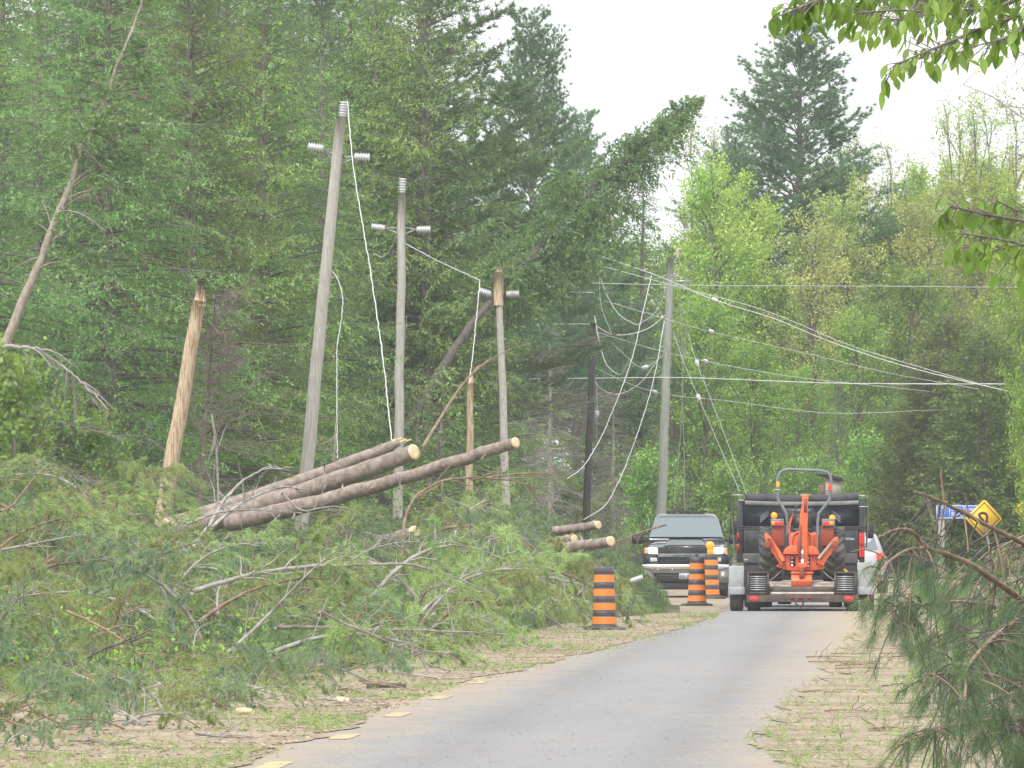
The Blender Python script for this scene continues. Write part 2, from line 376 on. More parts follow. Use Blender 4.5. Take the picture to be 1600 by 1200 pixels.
# ---------------------------------------------------------------- foliage primitives (numpy)
def unit(v): return v / (np.linalg.norm(v, axis=-1, keepdims=True) + 1e-9)
def leaves(a, C, D, L, W, flat=.5, m=0):
    """one rhombic leaf per row: C base, D direction; flat = how level its face stays"""
    n = len(C)
    if n == 0: return
    up = unit(np.array([0, 0, 1.0]) * flat + rng.normal(0, 1, (n, 3)) * (1 - flat) * .8)
    S = unit(np.cross(D, up)); L = L * rng.uniform(.7, 1.3, (n, 1)); W = W * rng.uniform(.7, 1.3, (n, 1))
    V = np.stack([C, C + D * L * .5 + S * W * .5, C + D * L, C + D * L * .5 - S * W * .5], 1)
    a.quads(V.reshape(-1, 3), np.arange(4 * n).reshape(n, 4), m)
def needles(a, C, D, n, L, W, spread=.6, droop=.0, m=0):
    """n thin needles fanning from each C along D"""
    k = len(C)
    if k == 0: return
    C = np.repeat(C, n, 0) + rng.normal(0, .012, (k * n, 3)); D = unit(np.repeat(D, n, 0) + rng.normal(0, spread, (k * n, 3)) - np.array([0, 0, droop]))
    S = unit(np.cross(D, rng.normal(0, 1, (k * n, 3)))) * W * .5
    Lx = L * rng.uniform(.65, 1.15, (k * n, 1)); tip = C + D * Lx; tip[:, 2] -= Lx[:, 0] * droop * .35
    V = np.stack([C - S, C + S, tip], 1)
    a.tris(V.reshape(-1, 3), np.arange(3 * k * n).reshape(-1, 3), m)

def add_tree_kids(root, *objs): KIDS[root.name] = list(objs)

def conifer(name, H, Rb, z0=.12, nb=150, style='hemlock', elev=(-.15, .6), droop=.25, leaf=(.13, .055), sub=.36, step=.065, foliage='hemlock', barkm='bark', deadz=.35, power=.8, rjit=.35, trunk_r=.19, msub=16, label='', cat='tree', bare=0.0, ztop=1.0, zmax=None):
    root = thing(name, label=label, cat=cat)
    T, F = Acc(), Acc()
    k = 14; zz = np.linspace(0, H, k); wob = rng.normal(0, .05, (k, 2)).cumsum(0) * .5; wob[0] = 0
    tp = np.c_[wob, zz]; tr = trunk_r * (1 - zz / H) ** .75 + .012
    tube(T, tp, tr, 8)
    def tpos(z): return np.array([np.interp(z, zz, wob[:, 0]), np.interp(z, zz, wob[:, 1]), z])
    for i in range(nb):
        t = z0 + (1 - z0) * ((i + rng.uniform()) / nb) ** 1.0
        if t > .995: continue
        z = H * t; az = i * 2.399963 + rng.normal(0, .35)
        Lb = (Rb * (1 - t) ** power + .12 * Rb) * rng.uniform(1 - rjit, 1 + rjit)
        el = elev[0] + (elev[1] - elev[0]) * t + rng.normal(0, .1)
        h = np.array([math.cos(az), math.sin(az), 0.0]); b0 = tpos(z)
        s = np.linspace(0, 1, 7)
        pos = b0 + h * (Lb * s * math.cos(el))[:, None] + np.array([0, 0, 1.0]) * (math.sin(el) * Lb * s - droop * Lb * s ** 2 + (.10 * Lb * s ** 3 if style != 'dead' else 0))[:, None]
        tube(T, pos, np.linspace(min(.012 * Lb + .008, tr[0] * .4), .004, 7), 3, caps=False)
        isdead = (t < deadz and rng.uniform() < .4) or style == 'dead' or rng.uniform() < bare
        nsub = max(4, int(msub * Lb / Rb + 4)); ss = np.sort(rng.uniform(.15 if style != 'pine' else .3, 1, nsub)); ss[-1] = 1
        side = np.array([-h[1], h[0], 0]); sg = np.where(np.arange(nsub) % 2 == 0, 1, -1)
        pp = np.stack([np.interp(ss, s, pos[:, q]) for q in range(3)], 1)
        ang = rng.uniform(.6, 1.1, nsub)
        dd = h[None] * np.cos(ang)[:, None] + side[None] * (np.sin(ang) * sg)[:, None]
        dd[:, 2] += rng.normal(-.12 if style != 'pine' else .25, .16, nsub); dd = unit(dd)
        sl_ = sub * Lb * (1.15 - .75 * ss) * rng.uniform(.6, 1.2, nsub) + .1
        if isdead:
            for q in range(nsub):
                e = pp[q] + dd[q] * sl_[q] * 1.1
                tube(T, [pp[q], (pp[q] + e) / 2 + [0, 0, -.02], e + [0, 0, -.12 * sl_[q]]], [.007, .005, .003], 3, m=1, caps=False)
                for _ in range(3 if style == 'dead' else 1):
                    f = rng.uniform(.3, .9); b1 = pp[q] + dd[q] * sl_[q] * f
                    tube(T, [b1, b1 + unit(dd[q] + rng.normal(0, .5, 3)) * sl_[q] * .5], [.005, .0025], 3, m=1, caps=False)
            continue
        if style == 'pine':
            for q in range(nsub):
                kk = max(2, int(sl_[q] / .14)); u = np.linspace(.25, 1, kk)
                c = pp[q] + dd[q] * (sl_[q] * u)[:, None] + np.array([0, 0, .18]) * (u ** 2 * sl_[q])[:, None] + rng.normal(0, .03, (kk, 3))
                tube(T, [pp[q], c[-1]], [.008, .004], 3, caps=False)
                needles(F, c, np.repeat(unit(dd[q] + [0, 0, .45])[None], kk, 0), leaf[2], leaf[0], leaf[1], .65)
        else:
            kk = np.maximum(2, (sl_ / step).astype(int)); idx = np.repeat(np.arange(nsub), kk)
            u = rng.uniform(.02, 1, len(idx)); base = pp[idx] + dd[idx] * (sl_[idx] * u)[:, None]
            base[:, 2] -= droop * .8 * sl_[idx] * u ** 2
            base += rng.normal(0, .02, base.shape)
            ld = unit(dd[idx] + rng.normal(0, .45, base.shape) - np.array([0, 0, .15 + droop * .5]))
            leaves(F, base, ld, leaf[0], leaf[1], .72)
    # leader
    C = tpos(H * .97) + rng.normal(0, .06, (30, 3)) * [1, 1, 3]
    if style == 'pine': needles(F, C, np.repeat([[0, 0, 1.0]], 30, 0), leaf[2], leaf[0], leaf[1], .5)
    elif style != 'dead': leaves(F, C, unit(rng.normal(0, .5, (30, 3)) + [0, 0, 1]), leaf[0], leaf[1], .2)
    to = T.build('trunk', [M[barkm], M['dead']], root); ks = [to]
    if F.n: ks.append(F.build('crown', M[foliage], root))
    add_tree_kids(root, *ks)
    root['H'] = H
    return root

def broadleaf(name, H, Rb, nl=34, ntw=14, nleaf=16, foliage='spring', z0=.2, leaf=(.10, .07), up=.9, trunk_r=.14, spread=.22, label='', barkm='bark', stems=1, twl=.7):
    root = thing(name, label=label, cat='tree' if H > 5 else 'shrub'); T, F = Acc(), Acc()
    for st in range(stems):
        lean = rng.normal(0, .10 if stems > 1 else .03, 2)
        k = 12; zz = np.linspace(0, H, k); wob = rng.normal(0, .10, (k, 2)).cumsum(0) * .5; wob[0] = 0
        tp = np.c_[wob + zz[:, None] * lean, zz]
        tube(T, tp, trunk_r / math.sqrt(stems) * (1 - zz / H) ** .8 + .01, 7)
        for i in range(nl // stems):
            t = z0 + (.99 - z0) * (i + rng.uniform()) / (nl // stems); z = H * t; az = i * 2.4 + rng.normal(0, .4)
            prof = math.sin(math.pi * min(1, max(0, (t - z0) / (1 - z0) * .8 + .2))) ** .7
            Lb = Rb * (.35 + .75 * prof) * rng.uniform(.7, 1.25)
            el = R(25) + R(45) * up * rng.uniform(.6, 1.1); h = np.array([math.cos(az), math.sin(az), 0])
            b0 = np.array([np.interp(z, zz, tp[:, q]) for q in range(3)])
            s = np.linspace(0, 1, 6); pos = b0 + h * (Lb * math.cos(el) * s)[:, None] + np.array([0, 0, 1.]) * (Lb * math.sin(el) * s ** 1.15)[:, None] + rng.normal(0, .03 * Lb, (6, 3)) * s[:, None]
            tube(T, pos, np.linspace(.02 * Lb + .008, .005, 6), 4, caps=False)
            ts = rng.uniform(.25, 1, ntw); pp = np.stack([np.interp(ts, s, pos[:, q]) for q in range(3)], 1)
            td = unit(h * .7 + rng.normal(0, .7, (ntw, 3)) + [0, 0, .75 * up]); tl = twl * rng.uniform(.4, 1.2, ntw)
            for q in range(ntw): tube(T, [pp[q], pp[q] + td[q] * tl[q]], [.008, .003], 3, caps=False)
            idx = np.repeat(np.arange(ntw), nleaf); u = rng.uniform(.2, 1.1, len(idx))
            c = pp[idx] + td[idx] * (tl[idx] * u)[:, None] + rng.normal(0, spread * .5, (len(idx), 3))
            leaves(F, c, unit(rng.normal(0, 1, c.shape) + [0, 0, -.2]), leaf[0], leaf[1], .3)
    ks = [T.build('trunk', M[barkm], root), F.build('crown', M[foliage], root)]
    add_tree_kids(root, *ks); root['H'] = H
    return root
# ---------------------------------------------------------------- trees
hemA = conifer('hemlock_tree', 17.5, 3.3, nb=380, foliage='hemlock', droop=.30, elev=(-.1, .55), leaf=(.105, .032), step=.042, deadz=.25, msub=19, sub=.42)
hemB = conifer('hemlock_tree', 15.5, 2.9, nb=390, foliage='fir', droop=.2, elev=(-.05, .6), leaf=(.105, .035), step=.042, z0=.05, deadz=.12, msub=19, sub=.42)
hemC = conifer('spruce_tree', 13.5, 2.3, nb=260, foliage='hemlock', droop=.35, elev=(-.2, .4), leaf=(.10, .032), step=.045, z0=.04, deadz=.2, rjit=.25)
pinA = conifer('white_pine', 19.0, 3.9, nb=170, style='pine', foliage='pine', droop=.08, elev=(.05, .75), leaf=(.19, .026, 16), z0=.2, deadz=.3, power=.75, rjit=.45, trunk_r=.26, msub=17)
pinB = conifer('white_pine', 19.2, 3.9, nb=215, style='pine', foliage='pine_far', droop=.05, elev=(.0, .8), leaf=(.18, .028, 17), z0=.28, deadz=.0, power=.62, rjit=.45, trunk_r=.24, msub=18)
ced = conifer('cedar_tree', 9.5, 2.3, nb=210, foliage='cedar', droop=-.15, elev=(.25, .9), leaf=(.16, .075), z0=.02, deadz=0, power=.6, rjit=.22, sub=.45, msub=15)
dead = conifer('dead_spruce', 12.5, 2.6, nb=120, style='dead', droop=.15, elev=(-.3, .3), z0=.1, barkm='limb', msub=18, rjit=.3)
sprA = broadleaf('birch_tree', 13, 2.6, foliage='spring', nl=48, ntw=17, nleaf=26)
sprB = broadleaf('maple_tree', 13, 2.6, foliage='yellow', nl=46, ntw=16, nleaf=20, leaf=(.10, .07))
sprC = broadleaf('maple_tree', 11, 2.9, foliage='green', nl=46, ntw=17, nleaf=20, z0=.06, leaf=(.12, .09))
sprD = broadleaf('poplar_tree', 15, 2.2, foliage='spring', nl=45, ntw=14, nleaf=9, up=1.25, leaf=(.08, .06), stems=3, twl=1.0, spread=.12)
shr = broadleaf('leafy_shrub', 3.2, 1.5, foliage='green', nl=30, ntw=10, nleaf=14, z0=.03, trunk_r=.04, stems=3, twl=.4)
shr2 = conifer('young_fir', 4.2, 1.5, nb=90, foliage='fir', droop=.2, elev=(0, .7), leaf=(.11, .05), z0=.02, deadz=0, trunk_r=.06, msub=10)
used = set()
def plant(base, px, Y, H=None, top=None, label='', group=None, wide=1.0, rz=None, cat='tree'):
    if top is not None: H = CAMH + (HOR - top) * Y / FPX
    s = (H or base['H']) / base['H']; x = (px - 800) * Y / FPX
    rz = rng.uniform(0, 6.28) if rz is None else rz
    if base.name not in used:
        used.add(base.name); o = base; o.location = (x, Y, 0); o.rotation_euler = (0, 0, rz); o.scale = (s * wide, s * wide, s)
    else:
        o = copy_thing(base, (x, Y, 0), (0, 0, rz), (s * wide, s * wide, s))
    tag(o, label, cat, group)
    return o
GL = 'conifers in the dense wall of trees left of the road'
HL = 'tall green hemlock packed into the dense wall of trees behind the left poles'
row1 = [(hemA, -70, 214, 17, 'dark hemlock at the far left edge behind the leaning broken trunk'), (hemC, 60, 226, 13, 'drooping dark spruce just right of the leaning broken trunk'),
        (hemA, 175, 224, 18, 'dark hemlock with grey dead twigs left of the broken pole stump'), (hemB, 300, 238, 17, 'brighter green hemlock rising behind the broken pole stump'),
        (hemB, 415, 250, 16.5, 'bright green hemlock between the stump and the tall leaning pole'), (hemC, 505, 268, 15, 'dark drooping spruce directly behind the tall leaning pole'),
        (hemB, 585, 286, 17, 'green hemlock between the two standing poles with insulators'), (hemC, 690, 306, 12.5, 'dark spruce right of the second standing pole'),
        (hemA, 770, 322, 11.5, 'low dark hemlock behind the snapped brown pole')]
for b, px, Y, H, lb in row1: plant(b, px, Y, H, label=lb)
plant(pinA, 665, 290, 20.5, label='tall white pine with long feathery boughs against the sky above the second pole', wide=1.15, rz=.5)
plant(shr2, 695, 264, H=5.6, label='bushy small fir covering the foot of the leaning hemlock', cat='tree')
plant(shr2, 655, 268, H=5.2, label='bushy small fir just right of the second standing pole', cat='tree')
plant(hemB, 668, 284, 19.5, label='tall light green hemlock just right of the second pole top reaching out of the picture', wide=.9)
plant(pinA, 560, 300, 21, label='white pine filling the top of the picture between the two poles', wide=1.15, rz=2.0)
for i, (b, px, Y, H) in enumerate([(hemB, 0, 240, 16), (hemA, 110, 246, 18), (hemB, 235, 252, 17), (hemA, 350, 262, 18), (hemC, 455, 272, 16), (hemA, 545, 288, 17), (hemB, 640, 305, 15),
                                  (hemA, 60, 262, 19), (hemB, 180, 268, 18), (hemB, 300, 276, 19), (hemA, 410, 290, 19), (hemB, 500, 300, 18), (pinA, 140, 280, 20), (pinA, 330, 300, 22), (hemA, 600, 322, 17), (hemB, 720, 335, 13)]):
    plant(b, px, Y, H, label=HL, group=GL)
plant(pinB, 832, 330, top=38, label='bluish white pine standing against the sky above the snapped pole', rz=1.2, wide=.82)
plant(pinB, 900, 352, top=190, label='shorter bluish pine right of the one against the sky, over the leaning tree', wide=.85)
plant(dead, 862, 318, H=7.8, label='grey dead spruce with bare twigs left of the dark pole', cat='tree')
plant(dead, 960, 330, H=6.0, label='small grey dead spruce with bare twigs just right of the dark pole')
plant(hemC, 905, 345, top=330, label='dark spruce behind the dark pole')
plant(hemC, 1003, 352, top=278, label='pointed dark spruce between the leaning tree top and the greenish pole')
plant(hemC, 1050, 345, top=560, label='short dark spruce directly behind the greenish pole', wide=1.5)
plant(hemC, 965, 360, top=420, label='dark spruce at the back between the dark pole and the greenish pole', wide=1.2)
plant(hemA, 810, 350, top=330, label='dark hemlock behind the leaning tree trunk')
plant(pinB, 1252, 372, top=56, label='tallest bluish white pine standing alone against the sky on the right', wide=1.22, rz=2.2)
plant(pinB, 1150, 398, top=215, label='smaller bluish pine at the left shoulder of the tallest pine', wide=.8)
for b, px, Y, top, lb in [
    (sprD, 1075, 385, 235, 'thin sparse poplar right of the pointed dark spruce against the sky'),
    (sprA, 1120, 362, 300, 'yellow-green birch left of the tallest pine above the greenish pole wires'),
    (sprA, 1185, 368, 350, 'yellow-green birch in front of the left side of the tallest pine'),
    (sprB, 1265, 352, 380, 'golden budding maple right in front of the tallest pine trunk'),
    (sprB, 1330, 366, 330, 'golden budding maple just right of the tallest pine'),
    (sprD, 1372, 384, 245, 'sparse poplar between the tallest pine and the open sky'),
    (sprA, 1405, 372, 350, 'yellow-green birch under the open sky gap'),
    (sprD, 1490, 378, 205, 'sparse poplar with upright bare twigs left of the right edge'),
    (sprD, 1565, 372, 190, 'sparse poplar with upright bare twigs at the right edge'),
    (sprB, 1460, 366, 340, 'golden budding maple left of the hanging foreground leaves'),
    (sprA, 1535, 360, 320, 'yellow-green birch behind the hanging foreground leaves'),
    (sprA, 1600, 352, 330, 'yellow-green birch cut by the right edge of the picture'),
    (sprA, 1300, 395, 300, 'pale green birch far behind the golden maples right of the tallest pine'), (sprA, 1440, 398, 300, 'pale green birch far back below the open sky'), (sprA, 1520, 392, 285, 'pale green birch far back near the right edge'), (sprB, 1575, 385, 300, 'golden maple far back at the right edge'),
    (sprC, 1110, 345, 500, 'fresh green maple right of the greenish pole'),
    (sprC, 1180, 352, 560, 'fresh green maple above the left end of the dump truck'),
    (sprC, 1255, 345, 600, 'fresh green maple above the middle of the dump truck'),
    (hemC, 1310, 338, 590, 'dark spruce above the right end of the dump truck'),
    (sprC, 1345, 350, 520, 'fresh green maple between dark spruce and rounded cedars'),
    (sprC, 1225, 362, 470, 'fresh green maple under the golden budding maples'),
    (hemC, 1385, 350, 560, 'dark spruce just left of the rounded cedars'),
    (sprC, 1410, 362, 450, 'fresh green maple above the rounded cedars'),
    (sprC, 1080, 352, 600, 'low fresh green maple behind the pickup roof')]:
    plant(b, px, Y, top=top, label=lb)
for px, Y, top, w, lb in [(1455, 318, 560, 1.2, 'rounded olive cedar behind the blue sign'), (1405, 322, 640, 1.3, 'lower rounded olive cedar left of the blue sign'), (1530, 314, 520, 1.2, 'rounded olive cedar behind the yellow diamond sign'), (1610, 318, 500, 1.2, 'rounded olive cedar cut by the right edge behind the fallen pine'), (1490, 330, 500, 1.25, 'taller olive cedar peeking between the rounded cedars')]:
    plant(ced, px, Y, top=top, label=lb, wide=w)
plant(sprC, 1625, 205, top=395, label='bright green maple cut by the right edge below the hanging leaves', wide=.52)
plant(sprC, 1640, 200, top=560, label='lower bright green maple cut by the right edge', wide=.85)
for i in range(22):
    px = 930 + i * 36 + rng.uniform(-12, 12)
    plant([sprC, sprA, hemB, sprC][i % 4], px, rng.uniform(395, 440), top=rng.uniform(400, 480) if px > 1000 else 420, label='distant green tree in the back row beyond the bend', group='distant trees in the back row beyond the bend')
for i, px in enumerate([-10, 60, 120, 180, 245, 330, 380, 440, 520, 580, 650, 710]):
    Y = 203 + max(0, px) * .12 + rng.uniform(-4, 6)
    plant([shr, shr2][i % 2], px, Y, H=rng.uniform(3.0, 4.6), label=['leafy green shrub', 'small green fir'][i % 2] + ' at the foot of the left trees behind the brush pile', group=['leafy shrubs', 'small firs'][i % 2] + ' at the foot of the left trees', cat=['shrub', 'tree'][i % 2])
for i, px in enumerate([820, 885, 950, 1010, 1065]):
    plant([shr2, shr][i % 2], px, 316 + (px - 820) * .05, H=rng.uniform(2.6, 3.6), label=['small green fir', 'leafy green shrub'][i % 2] + ' near the dark pole behind the short cut logs', group='undergrowth near the dark pole', cat=['tree', 'shrub'][i % 2])
for i, px in enumerate([1130, 1190, 1250, 1310, 1365]):
    plant([shr, shr2][i % 2], px, 325 + rng.uniform(-5, 5), H=rng.uniform(3, 4), label=['leafy green shrub', 'small green fir'][i % 2] + ' behind the dump truck where the road bends', group='undergrowth behind the dump truck', cat=['shrub', 'tree'][i % 2])

# ---- leaning hemlock caught over the line
def px_tree(name, path, Y0, Y1, r0, r1, label, twig_side, foliage, fol_len, dens, barkm, hang=1.0, start=.3, barep=0.0):
    root = thing(name, P(*path[0], Y0), label=label, cat='tree'); o = np.array(root.location)
    n = len(path); pts = np.array([tuple(P(x, y, Y0 + (Y1 - Y0) * i / (n - 1))) for i, (x, y) in enumerate(path)]) - o
    T, F = Acc(), Acc(); u = np.linspace(0, 1, n); uu = np.linspace(0, 1, 40)
    c = np.stack([np.interp(uu, u, pts[:, q]) for q in range(3)], 1) + rng.normal(0, .012, (40, 3))
    tube(T, c, r0 + (r1 - r0) * uu, 9)
    for i in range(dens):
        t = start + (1 - start) * (i + rng.uniform()) / dens; b0 = np.array([np.interp(t, uu, c[:, q]) for q in range(3)])
        ax = unit(np.array([np.interp(min(1, t + .05), uu, c[:, q]) for q in range(3)]) - b0 + 1e-6)
        L = fol_len * min(1, (1.01 - t) * 1.7) * rng.uniform(.5, 1.2) * (.6 + .8 * max(0, math.sin((t - start) / (1 - start) * 2.6)))
        d = unit(rng.normal(0, 1, 3) * [1, .8, .6] + ax * .9 + np.array([twig_side, 0, 0])); s = np.linspace(0, 1, 6)
        pos = b0 + d * (L * s)[:, None] - np.array([0, 0, 1.]) * (hang * L * .55 * s ** 1.7)[:, None]
        tube(T, pos, np.linspace(.022, .004, 6), 4, caps=False)
        if foliage is None or rng.uniform() < barep: 
            for q in range(5):
                f = rng.uniform(.2, .95); b1 = np.array([np.interp(f, s, pos[:, w]) for w in range(3)]); tube(T, [b1, b1 + unit(d + rng.normal(0, .6, 3)) * L * .3 - [0, 0, .1]], [.007, .003], 3, caps=False)
            continue
        ns = max(2, int(18 * min(1, L / 1.6))); ss = rng.uniform(.2, 1, ns); pp = np.stack([np.interp(ss, s, pos[:, q]) for q in range(3)], 1)
        sdv = unit(d * .6 + rng.normal(0, .6, (ns, 3)) - [0, 0, .5 * hang]); sL = .4 * L * rng.uniform(.4, 1.1, ns) + .15
        idx = np.repeat(np.arange(ns), 17); v = rng.uniform(0, 1, len(idx))
        cc = pp[idx] + sdv[idx] * (sL[idx] * v)[:, None]; cc[:, 2] -= .2 * sL[idx] * v ** 2; cc += rng.normal(0, .025, cc.shape)
        leaves(F, cc, unit(sdv[idx] + rng.normal(0, .5, cc.shape) - [0, 0, .3]), .13, .045, .45)
    T.build('trunk', M[barkm], root)
    if F.n: F.build('crown', M[foliage], root)
    return root
M['olive'] = leafmat('leaning_tree_leaf', (.11, .20, .06), (.19, .29, .09))
px_tree('leaning_hemlock', [(560, 790), (620, 690), (675, 600), (720, 530), (765, 470), (800, 430), (860, 370), (930, 290), (1000, 225), (1050, 180), (1092, 152)], 272, 282, .14, .015, 'tall hemlock leaning right across the gap with drooping olive foliage', .15, 'olive', 2.3, 185, 'barkdark', hang=.85, start=.42)
px_tree('broken_tree', [(-6, 585), (8, 540), (36, 470), (64, 405), (82, 355), (112, 285), (124, 245), (140, 205), (168, 148), (186, 92), (205, 50), (224, -10)], 204, 206, .11, .018, 'pale leaning tree with stripped bark and drooping bare twigs at the far left', .6, 'olive', 1.6, 60, 'strip', hang=.7, start=.25, barep=.5)
px_tree('broken_branch', [(5, 540), (60, 545), (120, 590), (170, 640)], 198, 197, .04, .01, 'thin bare twigs drooping from the foot of the pale leaning tree', .3, None, 1.0, 14, 'dead', hang=.8, start=.1)

# ---- dead brown conifer bough mass
def dead_fan(name, px, py, Y, w, h, n, label, material):
    root = thing(name, P(px, py, Y), label=label, cat='dead branches'); T = Acc()
    for i in range(n):
        b0 = rng.normal(0, .25, 3) * [w, 1, h]; d = unit(np.array([rng.uniform(.3, 1), rng.normal(0, .4), rng.uniform(-.5, .35)])); L = rng.uniform(.5, 1.2) * w * .6
        s = np.linspace(0, 1, 5); pos = b0 + d * (L * s)[:, None] + np.array([0, 0, .22]) * (L * s ** 2)[:, None]; tube(T, pos, np.linspace(.018, .006, 5), 3, caps=False)
        for q in range(20):
            f = rng.uniform(.1, 1); b1 = b0 + d * L * f + [0, 0, .22 * L * f * f]; tube(T, [b1, b1 + unit(d + rng.normal(0, .45, 3)) * rng.uniform(.15, .45)], [.010, .004], 3, caps=False)
    T.build('twigs', M[material], root); return root
def swept_dead(px0, Y, label):
    b = P(px0, 900, Y); root = thing('dead_fir', (b.x, Y, 0), label=label, cat='dead tree'); T = Acc(); top = P(338, 455, Y)
    st = [np.array([0, 0, 0]), np.array([-.1, 0, 2.2]), np.array([top.x - b.x, 0, top.z])]; tube(T, st, [.07, .05, .02], 7)
    for i in range(64):
        f = rng.uniform(0, 1); z = 3.0 + (top.z - 3.1) * f; x0 = np.interp(z, [0, 2.2, top.z], [0, -.1, top.x - b.x]); w = .35 + .8 * math.exp(-((f - .25) / .22) ** 2) + .35 * math.exp(-((f - .85) / .12) ** 2)
        L = rng.uniform(.7, 1.9) * w; d = unit(np.array([rng.uniform(-.25, 1), rng.normal(0, .5), rng.uniform(-.45, .25)])); s_ = np.linspace(0, 1, 6)
        p_ = np.array([x0, 0, z]) + d * (L * s_)[:, None] + np.array([0, 0, .3]) * (L * s_ ** 2)[:, None]; tube(T, p_, np.linspace(.016, .005, 6), 4, caps=False)
        for q in range(16):
            g = rng.uniform(.15, 1); b1 = np.array([np.interp(g, s_, p_[:, k_]) for k_ in range(3)]); tube(T, [b1, b1 + unit(d + rng.normal(0, .45, 3)) * rng.uniform(.12, .4)], [.007, .003], 3, caps=False)
    T.build('trunk', M['deadbrown'], root); KIDS[root.name] = []
swept_dead(318, 222, 'dead brown fir with branches swept to the right, behind the broken pole stump')
dead_fan('dead_conifer_branch', 880, 640, 302, 1.8, 1.3, 30, 'grey tangle of dead twigs left of the dark pole', 'dead')

# ---------------------------------------------------------------- poles
def insulator(parent, c, ax, L=.36, r=.11):
    A_ = Acc(); n = 6; prof = [(.03, 0)]
    for i in range(n):
        z = L * (i + .15) / n; prof += [(r * .62, z), (r * (1 if i else .8), z + L / n * .35), (r * .97, z + L / n * .6), (r * .62, z + L / n * .75)]
    prof += [(.03, L)]
    V = Acc(); lathe(A_, prof, k=16)
    o = A_.build('insulator', M['porcelain'], parent, smooth=True); o.location = c; o.rotation_euler = Vector(ax).to_track_quat('Z', 'Y').to_euler(); return o
def pole(name, top, base, Y, r, material, label, broken=False, ground=True):
    b = P(*base, Y); t = P(*top, Y); d = (t - b)
    if ground: b = b - d * (b.z / d.z)
    root = thing(name, b, label=label, cat='utility pole'); A_ = Acc(); d = t - b; n = 14
    pts = [d * (i / (n - 1)) + Vector((random.gauss(0, .008), 0, 0)) for i in range(n)]
    tube(A_, pts, np.linspace(r * 1.15, r * .8, n), 14); A_.build('shaft', M[material], root)
    if broken:
        S = Acc()
        for q in range(9):
            an = q * .7; o_ = Vector((math.cos(an), math.sin(an), 0)) * r * .55; h = random.uniform(.08, .32)
            tube(S, [d + o_ - Vector((0, 0, .1)), d + o_ * .9 + d.normalized() * h], [.045, .006], 4)
        S.build('splintered_top', M['splinter'], root)
    return root, d
p1, d = pole('utility_pole', (532, 186), (480, 726), 230, .145, 'pole', 'tallest leaning grey pole with three ribbed insulators, left of centre')
insulator(p1, d + Vector((.04, 0, .04)), (.12, 0, 1), .36, .10)
for s_, off in ((-1, (-.38, 0, -.66)), (1, (.30, 0, -.84))):
    q = d + Vector(off); insulator(p1, q, (s_, 0, -.06 if s_ > 0 else .14), .36, .095)
    A_ = Acc(); b0 = d + Vector((0, 0, -.84)); tube(A_, [b0 + Vector((s_ * .08, 0, 0)), q], .014, 6); tube(A_, [b0 + Vector((s_ * .08, 0, -.14)), q + Vector((0, 0, -.03))], .014, 6); A_.build('bracket', M['galv'], p1)
p2, d = pole('utility_pole', (628, 304), (623, 690), 262, .125, 'pole', 'second grey pole with three ribbed insulators, standing behind the cut log ends')
insulator(p2, d + Vector((0, 0, .02)), (.05, 0, 1), .40, .10)
for s_ in (-1, 1):
    q = d + Vector((s_ * .40 - .03, 0, -.86 - (0.03 if s_ > 0 else 0))); insulator(p2, q, (s_, 0, .12 if s_ < 0 else 0), .36, .095)
    A_ = Acc(); tube(A_, [d + Vector((s_ * .08, 0, -.84)), q], .014, 6); tube(A_, [d + Vector((s_ * .08, 0, -1.0)), q], .014, 6); A_.build('bracket', M['galv'], p2)
pole('broken_pole', (311, 470), (257, 792), 190, .15, 'splinter', 'snapped pole stump with splintered yellowish wood rising from the brush', broken=True)
pole('broken_pole', (735, 592), (734, 705), 262, .10, 'splinter', 'short snapped pole with brown split wood above the longest log', broken=True)
p3, d = pole('broken_pole', (779, 425), (790, 752), 276, .11, 'splintpale', 'snapped pole with pale flaking wood and yellow split top behind the leaning trunk', broken=True)
A_ = Acc(); tube(A_, [d, d + Vector((0, 0, -.9))], [.135, .13], 12); A_.build('split_top', M['splinter'], p3)
for s_ in (-1, 1):
    insulator(p3, d + Vector((s_ * .2, -.1, -.6)), (s_, 0, .3 if s_ < 0 else .05), .36, .10)
p4, d = pole('utility_pole', (927, 505), (917, 812), 300, .11, 'poledark', 'thin dark creosoted pole left of the pickup')
p5, d = pole('utility_pole', (1048, 403), (1033, 805), 303, .135, 'polegreen', 'greenish grey pole rising just behind the pickup')
A_ = Acc(); box(A_, .06, .60, -.05, .05, d.z - .72, d.z - .66); A_.build('crossarm', M['galv'], p5).location = (d.x, d.y, 0)
insulator(p5, d + Vector((.2, 0, .0)), (.1, 0, 1), .3, .05)

